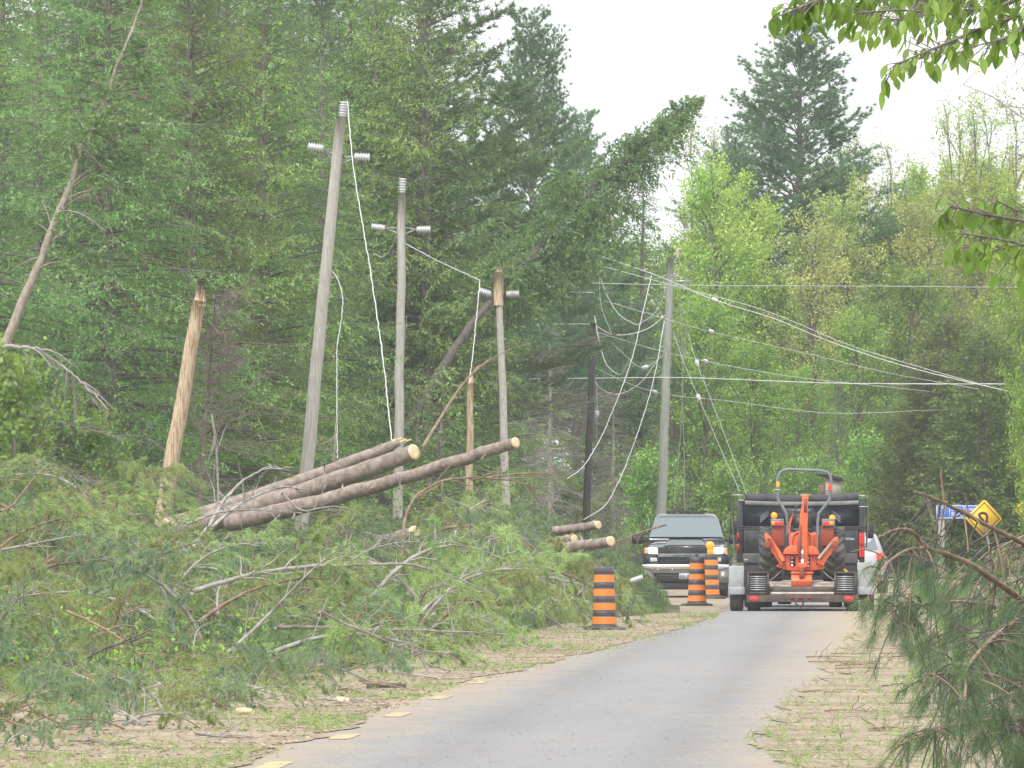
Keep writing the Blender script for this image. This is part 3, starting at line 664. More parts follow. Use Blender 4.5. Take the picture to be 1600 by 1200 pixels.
# ---------------------------------------------------------------- wires
def wire(pts, Y0, Y1, r, label, material='wire', devices=(), name='power_line', jig=.005):
    n = len(pts); cum = np.r_[0, np.cumsum([math.dist(pts[i], pts[i + 1]) for i in range(n - 1)])]; cum /= cum[-1]
    # smooth through the points
    m = max(14, int(22 * (n - 1))); t = np.linspace(0, 1, m); X = np.array(pts, float)
    def cr(vals):
        sl_ = np.gradient(vals, cum); out = []
        for tt in t:
            i = min(n - 2, int(np.searchsorted(cum, tt, 'right') - 1)); h = cum[i + 1] - cum[i]; u = (tt - cum[i]) / h
            out.append((2 * u ** 3 - 3 * u * u + 1) * vals[i] + (u ** 3 - 2 * u * u + u) * h * sl_[i] + (-2 * u ** 3 + 3 * u * u) * vals[i + 1] + (u ** 3 - u * u) * h * sl_[i + 1])
        return np.array(out)
    x, y = (cr(X[:, 0]), cr(X[:, 1])) if n > 2 else (np.interp(t, cum, X[:, 0]), np.interp(t, cum, X[:, 1]))
    V = np.array([tuple(P(a_, b_, Y0 + (Y1 - Y0) * q)) for a_, b_, q in zip(x, y, t)]); o = V[0].copy()
    V = V - o; V += rng.normal(0, jig, V.shape) * [1, 0, .5]
    A_ = Acc(); tube(A_, V, r * rng.uniform(.8, 1.2, m), 5)
    if not devices: 
        ob = A_.build(name, M[material], loc=tuple(o)); tag(ob, label, 'wire')
        return ob
    root = thing(name, tuple(o), label=label, cat='wire'); A_.build('cable', M[material], root)
    for dv in devices:
        k = np.argmin((x - dv[0]) ** 2 + (y - dv[1]) ** 2); B_ = Acc(); L = .10; ax = unit(V[min(k + 1, m - 1)] - V[k - 1])
        tube(B_, [V[k] - ax * L, V[k] - ax * L * .7, V[k] + ax * L * .7, V[k] + ax * L], [.03, .065, .065, .03], 8); B_.build('spacer', M['porcelain'], root)
    return root
W = [
 ([(543, 158), (552, 260), (575, 400), (598, 560), (612, 688)], 230, 212, .022, 'thick white wire falling from the top of the tallest leaning pole to the logs', 'wire', ()),
 ([(517, 421), (525, 432), (526, 560), (527, 716)], 230, 229, .020, 'white wire hanging straight down beside the tallest leaning pole', 'wire', ()),
 ([(631, 288), (622, 350), (610, 388), (597, 402), (585, 396)], 262, 275, .022, 'white slack wire curling down from the top of the second pole', 'wire', ()),
 ([(585, 396), (570, 365), (558, 300), (548, 240), (544, 160)], 275, 230, .014, 'thin dark slack wire between the tops of the two standing poles', 'wiredark', ()),
 ([(615, 390), (600, 430), (587, 462), (574, 506)], 262, 280, .012, 'thin white wire end dangling between the two standing poles', 'wire', ()),
 ([(635, 494), (630, 550), (617, 610), (600, 645), (578, 646)], 262, 275, .018, 'white wire sagging low in front of the second pole', 'wire', ()),
 ([(578, 646), (556, 615), (540, 540), (530, 470), (524, 425)], 275, 231, .013, 'thin dark wire sagging low behind the tallest leaning pole', 'wiredark', ()),
 ([(632, 380), (685, 408), (750, 438)], 262, 262, .028, 'thick white wire from the second pole down to the right', 'wire', ()),
 ([(750, 438), (746, 480), (738, 560), (733, 600)], 262, 261, .022, 'white wire dropping onto the short snapped pole', 'wire', ()),
 ([(637, 288), (655, 350), (690, 460), (730, 540), (770, 640)], 262, 270, .014, 'dark guy wire slanting down from the second pole', 'wiredark', ()),
 ([(720, 440), (850, 441), (1100, 446), (1350, 447), (1700, 450)], 300, 320, .016, 'topmost straight horizontal wire crossing the right half', 'wire', ((912, 442),)),
 ([(715, 458), (765, 456), (830, 456), (885, 456), (929, 457)], 300, 301, .016, 'short horizontal wire ending at the hanging clamp above the dark pole', 'wire', ()),
 ([(700, 509), (800, 507), (925, 506)], 300, 301, .015, 'horizontal wire reaching the top of the dark pole from the left', 'wire', ()),
 ([(927, 506), (955, 522), (985, 522), (1015, 512), (1040, 492)], 301, 301, .020, 'white wire sagging between the dark pole and the greenish pole near their tops', 'wire', ()),
 ([(942, 401), (1030, 432), (1115, 468), (1210, 498), (1300, 535), (1400, 568), (1530, 601), (1680, 632)], 301, 300, .030, 'thickest white wire slanting down to the right past the greenish pole', 'wire', ((1115, 468),)),
 ([(942, 416), (1040, 443), (1200, 487), (1330, 540), (1460, 580), (1530, 600)], 301, 302, .016, 'thin wire running just below the thickest slanting wire', 'wire', ()),
 ([(936, 427), (950, 465), (970, 494), (995, 508)], 301, 301, .022, 'white loop of wire hanging above the dark pole top', 'wire', ()),
 ([(995, 508), (1020, 492), (1035, 468), (1041, 440)], 301, 301, .012, 'thin end of the hanging loop rising to the greenish pole', 'wire', ()),
 ([(1018, 431), (1004, 490), (986, 565), (962, 630), (930, 700), (905, 735), (886, 748)], 301, 270, .030, 'thick white wire sweeping down left across the dark pole', 'wire', ()),
 ([(929, 494), (938, 540), (952, 575), (968, 585), (984, 562)], 301, 299, .024, 'white loop of wire hanging right of the dark pole', 'wire', ()),
 ([(1038, 502), (1022, 590), (995, 680), (965, 755), (945, 790), (912, 812)], 301, 285, .026, 'thick white wire sweeping down from the greenish pole to the dark pole foot', 'wire', ()),
 ([(925, 590), (940, 608), (962, 616), (990, 606), (1030, 560)], 301, 301, .016, 'thin white loop of wire right of the middle of the dark pole', 'wire', ()),
 ([(828, 592), (930, 591), (1050, 590), (1280, 598), (1700, 600)], 301, 301, .024, 'straight horizontal white wire crossing the dark and greenish poles', 'wire', ()),
 ([(1072, 435), (1075, 470), (1070, 540), (1066, 600), (1069, 700), (1070, 812)], 301, 312, .030, 'thick white wire hanging to the ground right of the greenish pole', 'wire', ()),
 ([(1061, 390), (1063, 480), (1067, 570), (1063, 680), (1053, 792)], 301, 312, .026, 'white wire hanging from the top of the greenish pole', 'wire', ()),
 ([(930, 575), (1000, 606), (1150, 628), (1290, 645), (1450, 641), (1700, 626)], 301, 320, .013, 'lowest thin wire sagging across the right side', 'wire', ((1025, 611),)),
 ([(930, 518), (1020, 545), (1105, 565), (1250, 590), (1400, 606), (1700, 640)], 301, 325, .015, 'thin wire with a white spacer slanting down right at middle height', 'wire', ((1105, 565),)),
 ([(945, 470), (1110, 518), (1250, 550), (1400, 585), (1530, 608)], 301, 310, .013, 'thin wire with a spacer below the thickest slanting wire', 'wire', ((1112, 518),)),
 ([(1075, 520), (1088, 565), (1110, 622), (1140, 700), (1166, 772)], 301, 300, .012, 'right one of two thin wires slanting down to the dump truck', 'wire', ((1088, 566),)),
 ([(1052, 520), (1078, 590), (1092, 622), (1122, 692), (1156, 768)], 301, 300, .012, 'left one of two thin wires slanting down to the dump truck', 'wire', ((1091, 621),)),
 ([(936, 430), (940, 480), (955, 520)], 301, 301, .012, 'thin wire falling from the clamp above the dark pole', 'wire', ()),
 ([(932, 600), (933, 640), (932, 690)], 301, 301, .010, 'thin wire with a spacer hanging along the dark pole', 'wire', ((932, 646),)),
 ([(960, 540), (1008, 574), (1035, 556)], 301, 301, .012, 'thin crossing wire with a spacer between the dark and greenish poles', 'wire', ((1008, 574),)),
]
for pts, y0, y1, r, lb, m_, dv in W: wire(pts, y0, y1, min(.021, r) * .62, lb, m_, dv)
# ---------------------------------------------------------------- vehicle materials
M['blackpaint'] = mat('black_car_paint', (.022, .025, .032), .22, coat=.6, var=(.05, .05, .05), scale=2, lo=.5, hi=.9)
M['truckblack'] = mat('black_truck_paint', (.012, .014, .018), .38, coat=.2, var=(.045, .048, .052), scale=2.5)
M['truckgrey'] = mat('dusty_black_steel', (.05, .052, .056), .6, var=(.09, .085, .08), scale=4)
M['tarp'] = mat('dark_tarp', (.045, .045, .055), .8, var=(.075, .075, .085), scale=5, bump=.4)
M['tarpedge'] = mat('grey_tarp_edge', (.30, .32, .30), .7, var=(.20, .21, .20), scale=5)
M['mesh'] = mat('dark_mesh', (.015, .018, .025), .3, var=(.03, .033, .04), scale=3)
M['orange'] = mat('orange_tractor_paint', (.72, .13, .035), .42, coat=.2, var=(.50, .12, .05), scale=4, lo=.5, hi=.85)
M['orangedark'] = mat('dark_orange_fender', (.33, .05, .02), .5, var=(.18, .05, .03), scale=5)
M['rubber'] = mat('tyre_rubber', (.05, .048, .045), .85, var=(.17, .155, .13), scale=5, lo=.42, hi=.75)
M['rim'] = mat('wheel_rim', (.35, .34, .33), .4, .7)
M['greysteel'] = mat('grey_rollbar', (.13, .155, .18), .45, var=(.22, .24, .26), scale=8)
M['fender'] = mat('dented_white_fender', (.34, .36, .38), .55, var=(.22, .16, .13), scale=5, lo=.5, hi=.75)
M['rust'] = mat('dirty_trailer_steel', (.055, .05, .048), .8, var=(.14, .10, .07), scale=7)
M['deck'] = mat('worn_pale_deck', (.52, .49, .42), .8, var=(.28, .24, .19), scale=6, stretch=(1, 1, 3))
M['chrome'] = mat('chrome', (.85, .85, .88), .10, 1.0)
M['bumper'] = mat('dusty_chrome', (.26, .26, .235), .3, .75, var=(.20, .19, .165), scale=4)
M['glass'] = mat('windscreen_glass', (.10, .14, .145), .05, spec=1.0, coat=1.0)
M['plastic'] = mat('black_plastic', (.02, .02, .022), .6)
M['seat'] = mat('black_seat_vinyl', (.025, .026, .028), .5)
M['headlight'] = mat('lit_headlight', (1, .95, .8), .2, emis=(1, .85, .6), estr=5.0)
M['lens'] = mat('clear_lamp_lens', (.45, .46, .48), .15)
M['amber'] = mat('amber_lens', (.85, .30, .02), .3, emis=(1, .35, .02), estr=.25)
M['amberlit'] = mat('lit_amber_lamp', (.95, .32, .02), .3, emis=(1, .30, .01), estr=.55)
M['red'] = mat('red_lens', (.26, .012, .012), .3)
M['redlit'] = mat('lit_red_lamp', (.8, .03, .02), .3, emis=(1, .05, .04), estr=.5)
M['white'] = mat('white_paint', (.40, .41, .43), .35, coat=.3)
M['textwhite'] = mat('white_lettering', (.75, .76, .78), .6)
M['blue'] = mat('blue_lettering', (.05, .12, .40), .5)
M['beige'] = mat('beige_panel', (.42, .38, .32), .7, var=(.33, .28, .22), scale=4)
M['bronze'] = mat('brown_panel', (.16, .09, .06), .7)
M['skin'] = mat('driver_skin', (.45, .30, .24), .6)
def text(s, name, size, material, parent, loc, rot=(R(90), 0, 0), extr=.002, align='CENTER'):
    cu = bpy.data.curves.new(name, 'FONT'); cu.body = s; cu.size = size; cu.extrude = extr; cu.align_x = align; cu.align_y = 'CENTER'
    t = bpy.data.objects.new(name + '_curve', cu); COL.objects.link(t); bpy.context.view_layer.update()
    me = bpy.data.meshes.new_from_object(t.evaluated_get(bpy.context.evaluated_depsgraph_get())); bpy.data.objects.remove(t)
    me.materials.clear(); me.materials.append(material)
    o = bpy.data.objects.new(name, me); COL.objects.link(o); o.parent = parent; o.location = loc; o.rotation_euler = rot; return o
def wheel(parent, x, y, r, w, rim=.55, lugs=0, lugd=.03, zc=None, rimmat='rim', name='wheel', dishout=1):
    zc = r if zc is None else zc
    A_ = Acc(); hw = w / 2
    prof = [(r * rim, -hw * .8), (r * .8, -hw), (r * .95, -hw * .95), (r, -hw * .75), (r, hw * .75), (r * .95, hw * .95), (r * .8, hw), (r * rim, hw * .8)]
    lathe(A_, prof, k=32, axis='X')
    if lugs:
        for q in range(lugs):
            for sd in (-1, 1):
                an = 2 * math.pi * (q + (.5 if sd > 0 else 0)) / lugs
                Mx = Matrix.Rotation(an, 4, 'X') @ Matrix.Translation((sd * hw * .48, 0, r)) @ Matrix.Rotation(sd * R(38), 4, 'Z')
                V = [Mx @ Vector((a_ * hw * .55, b_ * .028, c_ * lugd)) for c_ in (-1, 1) for (a_, b_) in ((-1, -1), (1, -1), (1, 1), (-1, 1))]
                A_.quads([tuple(v) for v in V], BOXF)
    o = A_.build(name, M['rubber'], parent); o.location = (x, y, zc)
    B_ = Acc(); lathe(B_, [(.02, -hw * .5), (r * rim * .5, -hw * .45), (r * rim, -hw * .78), (r * rim, hw * .78), (r * rim * .5, hw * .45), (.02, hw * .5)], k=20, axis='X')
    B_.build('rim', M[rimmat], o, smooth=True)
    return o

# ---------------------------------------------------------------- black pickup facing the camera
def pickup():
    Y = 231.0
    root = thing('pickup_truck', (P(1071.4, 900, Y).x, Y, 0), -0.02, 'black pickup truck facing the camera with its headlights on', 'pickup truck')
    A_ = Acc()   # hood, wings, bed
    loft(A_, [(.00, .90, .86, .42, 1.10), (.05, .95, .90, .36, 1.15), (.35, .985, .93, .36, 1.19), (.95, .99, .93, .34, 1.25), (1.45, .99, .92, .32, 1.31), (3.9, .99, .93, .32, 1.33), (5.7, .99, .94, .38, 1.36), (5.8, .97, .92, .42, 1.34)], k=40, e=7)
    A_.build('body', M['blackpaint'], root, smooth=True)
    H_ = Acc()   # raised hood centre with two creases
    prism(H_, [(-.52, 1.10), (-.47, 1.185), (.47, 1.185), (.52, 1.10)], .03, .10); 
    V = [(-.50, .08, 1.175), (-.40, .08, 1.195), (.40, .08, 1.195), (.50, .08, 1.175), (-.42, 1.4, 1.325), (-.33, 1.4, 1.36), (.33, 1.4, 1.36), (.42, 1.4, 1.325)]
    H_.quads(V, [[0, 4, 5, 1], [1, 5, 6, 2], [2, 6, 7, 3]]); H_.build('hood', M['blackpaint'], root)
    C_ = Acc(); loft(C_, [(1.30, .90, .86, 1.2, 1.34), (1.38, .90, .82, 1.2, 1.40), (2.02, .92, .715, 1.2, 1.85), (2.3, .92, .69, 1.2, 1.905), (3.2, .92, .69, 1.2, 1.90), (3.75, .92, .72, 1.2, 1.78), (3.85, .92, .8, 1.2, 1.5)], k=44, e=9)
    C_.build('cab', M['blackpaint'], root, smooth=True)
    G = Acc(); V = []; n = 8
    for j in range(n + 1):
        v = j / n; 
        for i in range(n + 1):
            u = i / n * 2 - 1; hw = .83 + (.69 - .83) * v; V.append((u * hw, 1.27 + .66 * v + .03 * (u * u), 1.375 + .44 * v))
    G.quads(V, [[j * (n + 1) + i, j * (n + 1) + i + 1, (j + 1) * (n + 1) + i + 1, (j + 1) * (n + 1) + i] for j in range(n) for i in range(n)])
    G.build('windscreen', M['glass'], root, smooth=True)
    A_ = Acc(); tube(A_, [(-.80, 1.30, 1.36), (-.2, 1.36, 1.40)], .012, 5); tube(A_, [(.05, 1.30, 1.36), (.65, 1.38, 1.42)], .012, 5); A_.build('wiper', M['plastic'], root)
    A_ = Acc(); box(A_, -.07, .07, 1.93, 1.95, 1.70, 1.79); A_.build('mirror_mount', M['plastic'], root)
    A_ = Acc()
    for s_ in (-1, 1): box(A_, s_ * .845 - .012, s_ * .845 + .012, 2.3, 3.0, 1.42, 1.75)
    A_.build('side_window', M['glass'], root)
    A_ = Acc(); box(A_, -.44, .44, 2.4, 2.46, 1.93, 1.965); box(A_, -.40, -.36, 2.4, 2.46, 1.89, 1.93); box(A_, .36, .40, 2.4, 2.46, 1.89, 1.93); A_.build('roof_light_bar', M['plastic'], root, bevel=.008)
    # grille
    A_ = Acc(); box(A_, -.62, .62, -.03, .02, .72, 1.13); A_.build('grille', M['plastic'], root)
    for z0, z1, n in ((1.02, 1.115, 3), (.745, .90, 4)):
        A_ = Acc()
        for r_ in range(n):
            zz = z0 + (z1 - z0) * (r_ + .5) / n
            for q in range(11):
                x = -.55 + 1.1 * q / 10 + (.05 if r_ % 2 else 0)
                if x > .58: continue
                box(A_, x - .032, x + .032, -.042, -.031, zz - .007, zz + .007)
        A_.build('grille_mesh', M['truckgrey'], root)
    A_ = Acc(); box(A_, -.63, .63, -.062, -.02, .92, 1.0); A_.build('grille_bar', M['greysteel'], root, bevel=.015)
    t_ = text('CHEVROLET', 'lettering', .065, M['plastic'], root, (0, -.066, .958)); t_.scale = (1.7, 1, 1)
    for s_ in (-1, 1):
        hl = Acc(); box(hl, min(s_ * .63, s_ * .90), max(s_ * .63, s_ * .90), -.03, .05, .995, 1.135); h_ = hl.build('headlight', M['headlight' ], root, bevel=.02)
        h_.data.materials[0] = M['lens']
        e_ = Acc(); box(e_, min(s_ * .64, s_ * .835), max(s_ * .64, s_ * .835), -.045, -.02, 1.0, 1.13); e_.build('lamp', M['headlight'], h_, bevel=.02)
        e_ = Acc(); box(e_, min(s_ * .85, s_ * .93), max(s_ * .85, s_ * .93), -.02, .16, 1.0, 1.13); e_.build('turn_signal', M['amber'], h_, bevel=.01)
        e_ = Acc(); box(e_, min(s_ * .64, s_ * .80), max(s_ * .64, s_ * .80), -.025, .02, .82, .91); e_.build('fog_lamp', M['lens'], root, bevel=.01)
        e_ = Acc(); box(e_, min(s_ * .62, s_ * .97), max(s_ * .62, s_ * .97), -.012, .01, .76, .975); e_.build('lamp_surround', M['plastic'], root)
        m_ = Acc(); loft(m_, [(-.10, .115, .115, -.10, .10), (-.04, .13, .13, -.115, .115), (.08, .12, .12, -.10, .10)], e=6); mo = m_.build('mirror', M['plastic'], root, smooth=True); mo.location = (s_ * 1.10, 1.62, 1.33)
        e_ = Acc(); tube(e_, [(s_ * .86, 1.66, 1.30), (s_ * 1.05, 1.64, 1.28)], .03, 6); e_.build('mirror_arm', M['plastic'], root)
        e_ = Acc(); prism(e_, [(s_ * .97, .66), (s_ * .97, .34), (s_ * .70, .34), (s_ * .66, .42), (s_ * .76, .60)], -.10, .05); e_.build('bumper_corner', M['bumper'], root)
        wheel(root, s_ * .82, .95, .40, .28); wheel(root, s_ * .82, 4.65, .40, .28)
    A_ = Acc(); V = []
    for x in np.linspace(-.97, .97, 17):
        y = -.13 + .12 * (abs(x) / .97) ** 3; V += [(x, y, .66), (x, y - .03, .72), (x, y, .765), (x, y + .08, .77)]
    A_.quads(V, [[4 * i + j, 4 * i + 4 + j, 4 * i + 5 + j, 4 * i + 1 + j] for i in range(16) for j in range(3)]); A_.build('chrome_bumper', M['chrome'], root, smooth=True)
    A_ = Acc(); V = []
    for x in np.linspace(-.97, .97, 17):
        y = -.115 + .12 * (abs(x) / .97) ** 3; V += [(x, y, .56), (x, y - .005, .665)]
    A_.quads(V, [[2 * i, 2 * i + 2, 2 * i + 3, 2 * i + 1] for i in range(16)]); A_.build('lower_bumper', M['bumper'], root, smooth=True)
    A_ = Acc(); prism(A_, [(-.72, .36), (-.66, .54), (.66, .54), (.72, .36)], -.09, .0); A_.build('air_intake', M['plastic'], root)
    A_ = Acc()
    for i in range(4): box(A_, -.60, .60, -.1, -.088, .39 + i * .035, .402 + i * .035)
    A_.build('intake_slats', M['truckgrey'], root)
    A_ = Acc(); box(A_, -.96, .96, -.07, .3, .19, .36); A_.build('valance', M['plastic'], root, bevel=.03)
    A_ = Acc(); box(A_, -.15, .15, -.155, -.148, .42, .56); pl = A_.build('licence_plate', M['white'], root)
    text('KB 80', 'plate_lettering', .10, M['blue'], pl, (0, -.158, .485))
    A_ = Acc()
    for x in (-.62, -.30, .30, .62): lathe(A_, [(.022, -.012), (.022, .01)], c=(x, -.137, .64), k=10, axis='Y')
    A_.build('parking_sensors', M['lens'], root)
    A_ = Acc(); box(A_, -.7, .7, .3, 5.4, .28, .40); A_.build('chassis', M['plastic'], root)
pickup()

# ---------------------------------------------------------------- white car beyond the dump truck
def white_car():
    Y = 246.0
    root = thing('white_car', (P(1326, 900, Y).x, Y, 0), -.05, 'white car mostly hidden behind the right side of the dump truck', 'car')
    A_ = Acc(); loft(A_, [(0, .84, .80, .35, .92), (.08, .90, .86, .28, 1.0), (.8, .92, .86, .26, 1.02), (3.4, .92, .86, .26, .98), (4.4, .86, .8, .28, .78), (4.5, .8, .75, .35, .7)], k=36, e=6); A_.build('body', M['white'], root, smooth=True)
    A_ = Acc(); loft(A_, [(.1, .80, .72, .9, 1.02), (.55, .84, .62, .9, 1.44), (2.2, .84, .62, .9, 1.47), (3.2, .8, .66, .9, 1.0)], k=36, e=7); A_.build('roof', M['white'], root, smooth=True)
    A_ = Acc(); A_.quads([(-.70, .12, 1.05), (.70, .12, 1.05), (.60, .50, 1.38), (-.60, .50, 1.38)], [[0, 1, 2, 3]]); A_.build('rear_window', M['glass'], root)
    for s_ in (-1, 1):
        A_ = Acc(); box(A_, s_ * .76 - .09, s_ * .76 + .09, -.03, .04, .78, .98); A_.build('tail_lamp', M['redlit'], root, bevel=.02)
        wheel(root, s_ * .78, .9, .32, .22); wheel(root, s_ * .78, 3.6, .32, .22)
    A_ = Acc(); box(A_, -.86, .86, -.08, .1, .32, .58); A_.build('rear_bumper', M['chrome'], root, bevel=.04)
white_car()

# ---------------------------------------------------------------- black dump truck seen from behind
def dump_truck():
    Y = 204.0
    root = thing('dump_truck', (P(1250.4, 900, Y).x, Y, 0), -.034, 'black dump truck towing the trailer, seen from behind with a rolled tarp', 'dump truck')
    A_ = Acc(); box(A_, -1.26, 1.26, .06, 4.2, .95, 2.16); A_.build('dump_box', M['truckblack'], root, bevel=.02)
    A_ = Acc(); V = []
    # tarp roll, slightly sagging
    xs = np.linspace(-1.10, 1.16, 24); tube(A_, [(x, .02, 2.19 + .012 * math.sin(x * 7) - .02 * (1 - x * x)) for x in xs], .085, 14); A_.build('tarp_roll', M['tarp'], root, smooth=True)
    A_ = Acc(); V = []
    for x in xs: V += [(x, -.075, 2.13 - .02 * (1 - x * x)), (x, -.085, 2.06 - .025 * (1 - x * x) + .008 * math.sin(x * 15)), (x, -.06, 2.05 - .02 * (1 - x * x))]
    A_.quads(V, [[3 * i + j, 3 * i + 3 + j, 3 * i + 4 + j, 3 * i + 1 + j] for i in range(23) for j in range(2)]); A_.build('tarp_edge', M['tarpedge'], root, smooth=True)
    A_ = Acc(); box(A_, -1.16, 1.20, .035, .055, 1.60, 2.04); A_.build('rear_screen', M['mesh'], root)
    A_ = Acc(); box(A_, -1.27, -1.14, -.01, .08, .9, 2.12); box(A_, 1.17, 1.28, -.01, .08, .9, 2.12); A_.build('corner_post', M['truckblack'], root, bevel=.012)
    A_ = Acc(); box(A_, -1.22, 1.22, -.05, .02, 1.555, 1.60); tube(A_, [(-1.25, -.06, 1.61), (1.25, -.06, 1.61)], .014, 6); A_.build('tailgate_rail', M['truckgrey'], root, bevel=.006)
    A_ = Acc(); box(A_, -1.13, 1.16, -.03, .03, 1.09, 1.55); 
    for x in (-1.09, -.55, .0, .55, 1.12): box(A_, x - .03, x + .03, -.055, -.032, 1.10, 1.54)
    A_.build('tailgate', M['truckblack'], root, bevel=.008)
    A_ = Acc(); box(A_, -1.15, 1.15, -.06, .03, .88, 1.085); A_.build('lower_sill', M['truckgrey'], root, bevel=.02)
    A_ = Acc(); box(A_, -1.10, 1.12, -.02, .3, .55, .875); A_.build('rear_underbody', M['plastic'], root, bevel=.02)
    A_ = Acc(); box(A_, -.45, .45, .3, 6.0, .55, .93); A_.build('chassis', M['plastic'], root)
    for z in (1.41, 1.19):
        A_ = Acc(); lathe(A_, [(.055, -.03), (.05, -.045), (.0, -.05)][::-1] + [(.055, 0)], c=(0, 0, 0), k=16, axis='Y'); o = A_.build('tail_lamp', M['red'], root); o.location = (-1.235, -.03, z); o.scale = (.75, 1, 1.6)
    A_ = Acc(); box(A_, 1.165, 1.275, -.035, -.01, 1.0, 1.50); st = A_.build('light_strip', M['red'], root, bevel=.01)
    A_ = Acc()
    for q in range(16):
        for x in (1.195, 1.245):
            if q in (7, 8): continue
            box(A_, x - .016, x + .016, -.042, -.036, 1.02 + q * .029, 1.038 + q * .029)
    A_.build('led_rows', M['redlit'], st)
    text('TITAN', 'lettering', .062, M['textwhite'], root, (.99, -.038, 1.365)); A_ = Acc(); prism(A_, [(.80, 1.35), (.84, 1.39), (.88, 1.39), (.86, 1.345), (.83, 1.34)], -.038, -.033); A_.build('emblem', mat('blue_emblem', (.12, .35, .65), .5), root)
    A_ = Acc(); box(A_, -1.12, -1.04, -.062, -.058, .93, .97); A_.build('reflector', M['beige'], root)
    # white corner flashes and tarp arms
    A_ = Acc(); box(A_, -1.23, -1.12, -.05, -.012, 2.125, 2.15); box(A_, 1.16, 1.36, -.05, -.012, 2.0, 2.02); A_.build('white_trim', M['white'], root)
    A_ = Acc(); tube(A_, [(-1.36, .0, 2.245), (-1.14, .0, 2.24)], .016, 6); tube(A_, [(1.14, .0, 2.225), (1.31, .0, 2.225)], .016, 6); tube(A_, [(-1.35, 0, 2.25), (-1.35, .4, 1.8), (-1.33, 1.6, 1.2)], .018, 6); tube(A_, [(1.33, .1, 2.2), (1.34, .4, 1.8), (1.32, 1.6, 1.2)], .018, 6); A_.build('tarp_arm', M['galv'], root)
    # diagonal reflections of ladder rungs on the screen, modelled as solid grey bars
    for s_ in (-1, 1):
        A_ = Acc()
        for q in range(3): tube(A_, [(s_ * .80 - .0, .015, 1.70 + q * .05), (s_ * .62, .015, 1.86 + q * .035)], .012, 5)
        A_.build('rung_reflection', M['greysteel'], root)
    A_ = Acc(); box(A_, -.95, .95, 4.3, 6.2, .9, 2.25); A_.build('cab', M['truckblack'], root, bevel=.08)
    for s_, z in ((-1, 1.59), (1, 1.52)):
        m_ = Acc(); loft(m_, [(-.05, .07, .07, -.13, .13), (0, .085, .085, -.15, .15), (.07, .07, .07, -.13, .13)], e=5); mo = m_.build('mirror', M['plastic'], root, smooth=True); mo.location = (s_ * 1.385, 5.5, z)
        e_ = Acc(); tube(e_, [(s_ * .93, 5.5, z + .1), (s_ * 1.36, 5.5, z + .06)], .02, 6); e_.build('mirror_arm', M['plastic'], root)
        for y in (1.1,): 
            wheel(root, s_ * 1.0, y, .48, .27); wheel(root, s_ * .70, y, .48, .27)
        wheel(root, s_ * .98, 5.2, .48, .27)
        e_ = Acc(); box(e_, s_ * .9 - .32, s_ * .9 + .32, .25, .27, .15, .75); e_.build('mud_flap', M['plastic'], root)
    bx = thing('loaded_box', root.matrix_basis @ Vector((.66, .9, 2.155)), -.034, 'beige box with a slanting black lid rising above the dump truck', 'box')
    A_ = Acc(); box(A_, -.16, .15, 0, .5, 0, .40); A_.build('box_body', M['beige'], bx); A_ = Acc(); box(A_, -.27, -.163, .0, .5, 0, .30); A_.build('side_panel', M['bronze'], bx)
    A_ = Acc(); prism(A_, [(-.36, .53), (-.10, .51), (.18, .44), (.21, .37), (-.12, .41), (-.30, .48)], -.08, .58); A_.build('lid', M['plastic'], bx, bevel=.01)
dump_truck()

# ---------------------------------------------------------------- flatbed trailer
TY = 195.6; TX = P(1254, 900, TY).x
trailer = thing('flatbed_trailer', (TX, TY, 0), -.034, 'low equipment trailer with folded ramps carrying the orange tractor', 'trailer')
A_ = Acc(); box(A_, -1.07, 1.07, 0, .12, .17, .33); A_.build('rear_beam', M['rust'], trailer, bevel=.012)
A_ = Acc(); box(A_, -1.06, 1.06, .12, 6.4, .34, .46); A_.build('frame', M['rust'], trailer)
A_ = Acc(); A_.quads([(-.62, .02, .335), (.60, .02, .335), (.60, .7, .56), (-.62, .7, .56)], [[0, 1, 2, 3]])
box(A_, -1.05, 1.05, .72, 6.3, .47, .56)
A_.build('deck', M['deck'], trailer)
A_ = Acc()
for i in range(1, 7): 
    t = i / 7; tube(A_, [(-.61, .02 + .68 * t, .34 + .225 * t), (.59, .02 + .68 * t, .34 + .225 * t)], .006, 4)
A_.build('cleats', M['rust'], trailer)
for x0, x1 in ((-1.06, -.64), (.60, 1.03)):
    A_ = Acc(); box(A_, x0, x0 + .04, -.02, .05, .335, .75); box(A_, x1 - .04, x1, -.02, .05, .335, .75); box(A_, x0, x1, -.025, .055, .72, .755); box(A_, x0, x1, -.02, .05, .335, .37)
    rp = A_.build('ramp', M['rust'], trailer)
    A_ = Acc()
    for q in range(7): box(A_, x0 + .05, x1 - .05, -.015, .03, .40 + q * .042, .418 + q * .042)
    A_.build('rungs', M['galv'], rp)
    A_ = Acc(); box(A_, x0 + .02, x1 - .02, .052, .06, .34, .74); A_.build('mud', M['rust'], rp)
for x0, x1 in ((-1.40, -1.13), (1.06, 1.36)):
    A_ = Acc(); V = [(.15, .32), (.15, .80), (.25, .86), (1.75, .86), (1.9, .80), (1.95, .47), (1.9, .46), (1.8, .78), (.3, .78), (.2, .32)]
    prism(A_, V, x0, x1, plane='YZ'); box(A_, x0 - .01, x1 + .01, .10, .14, .32, .86); fd = A_.build('fender', M['fender'], trailer, bevel=.03)
    A_ = Acc(); box(A_, x0 - .02, x1 + .03, .08, .18, .315, .46); A_.build('fender_step', M['fender'], fd, bevel=.015)
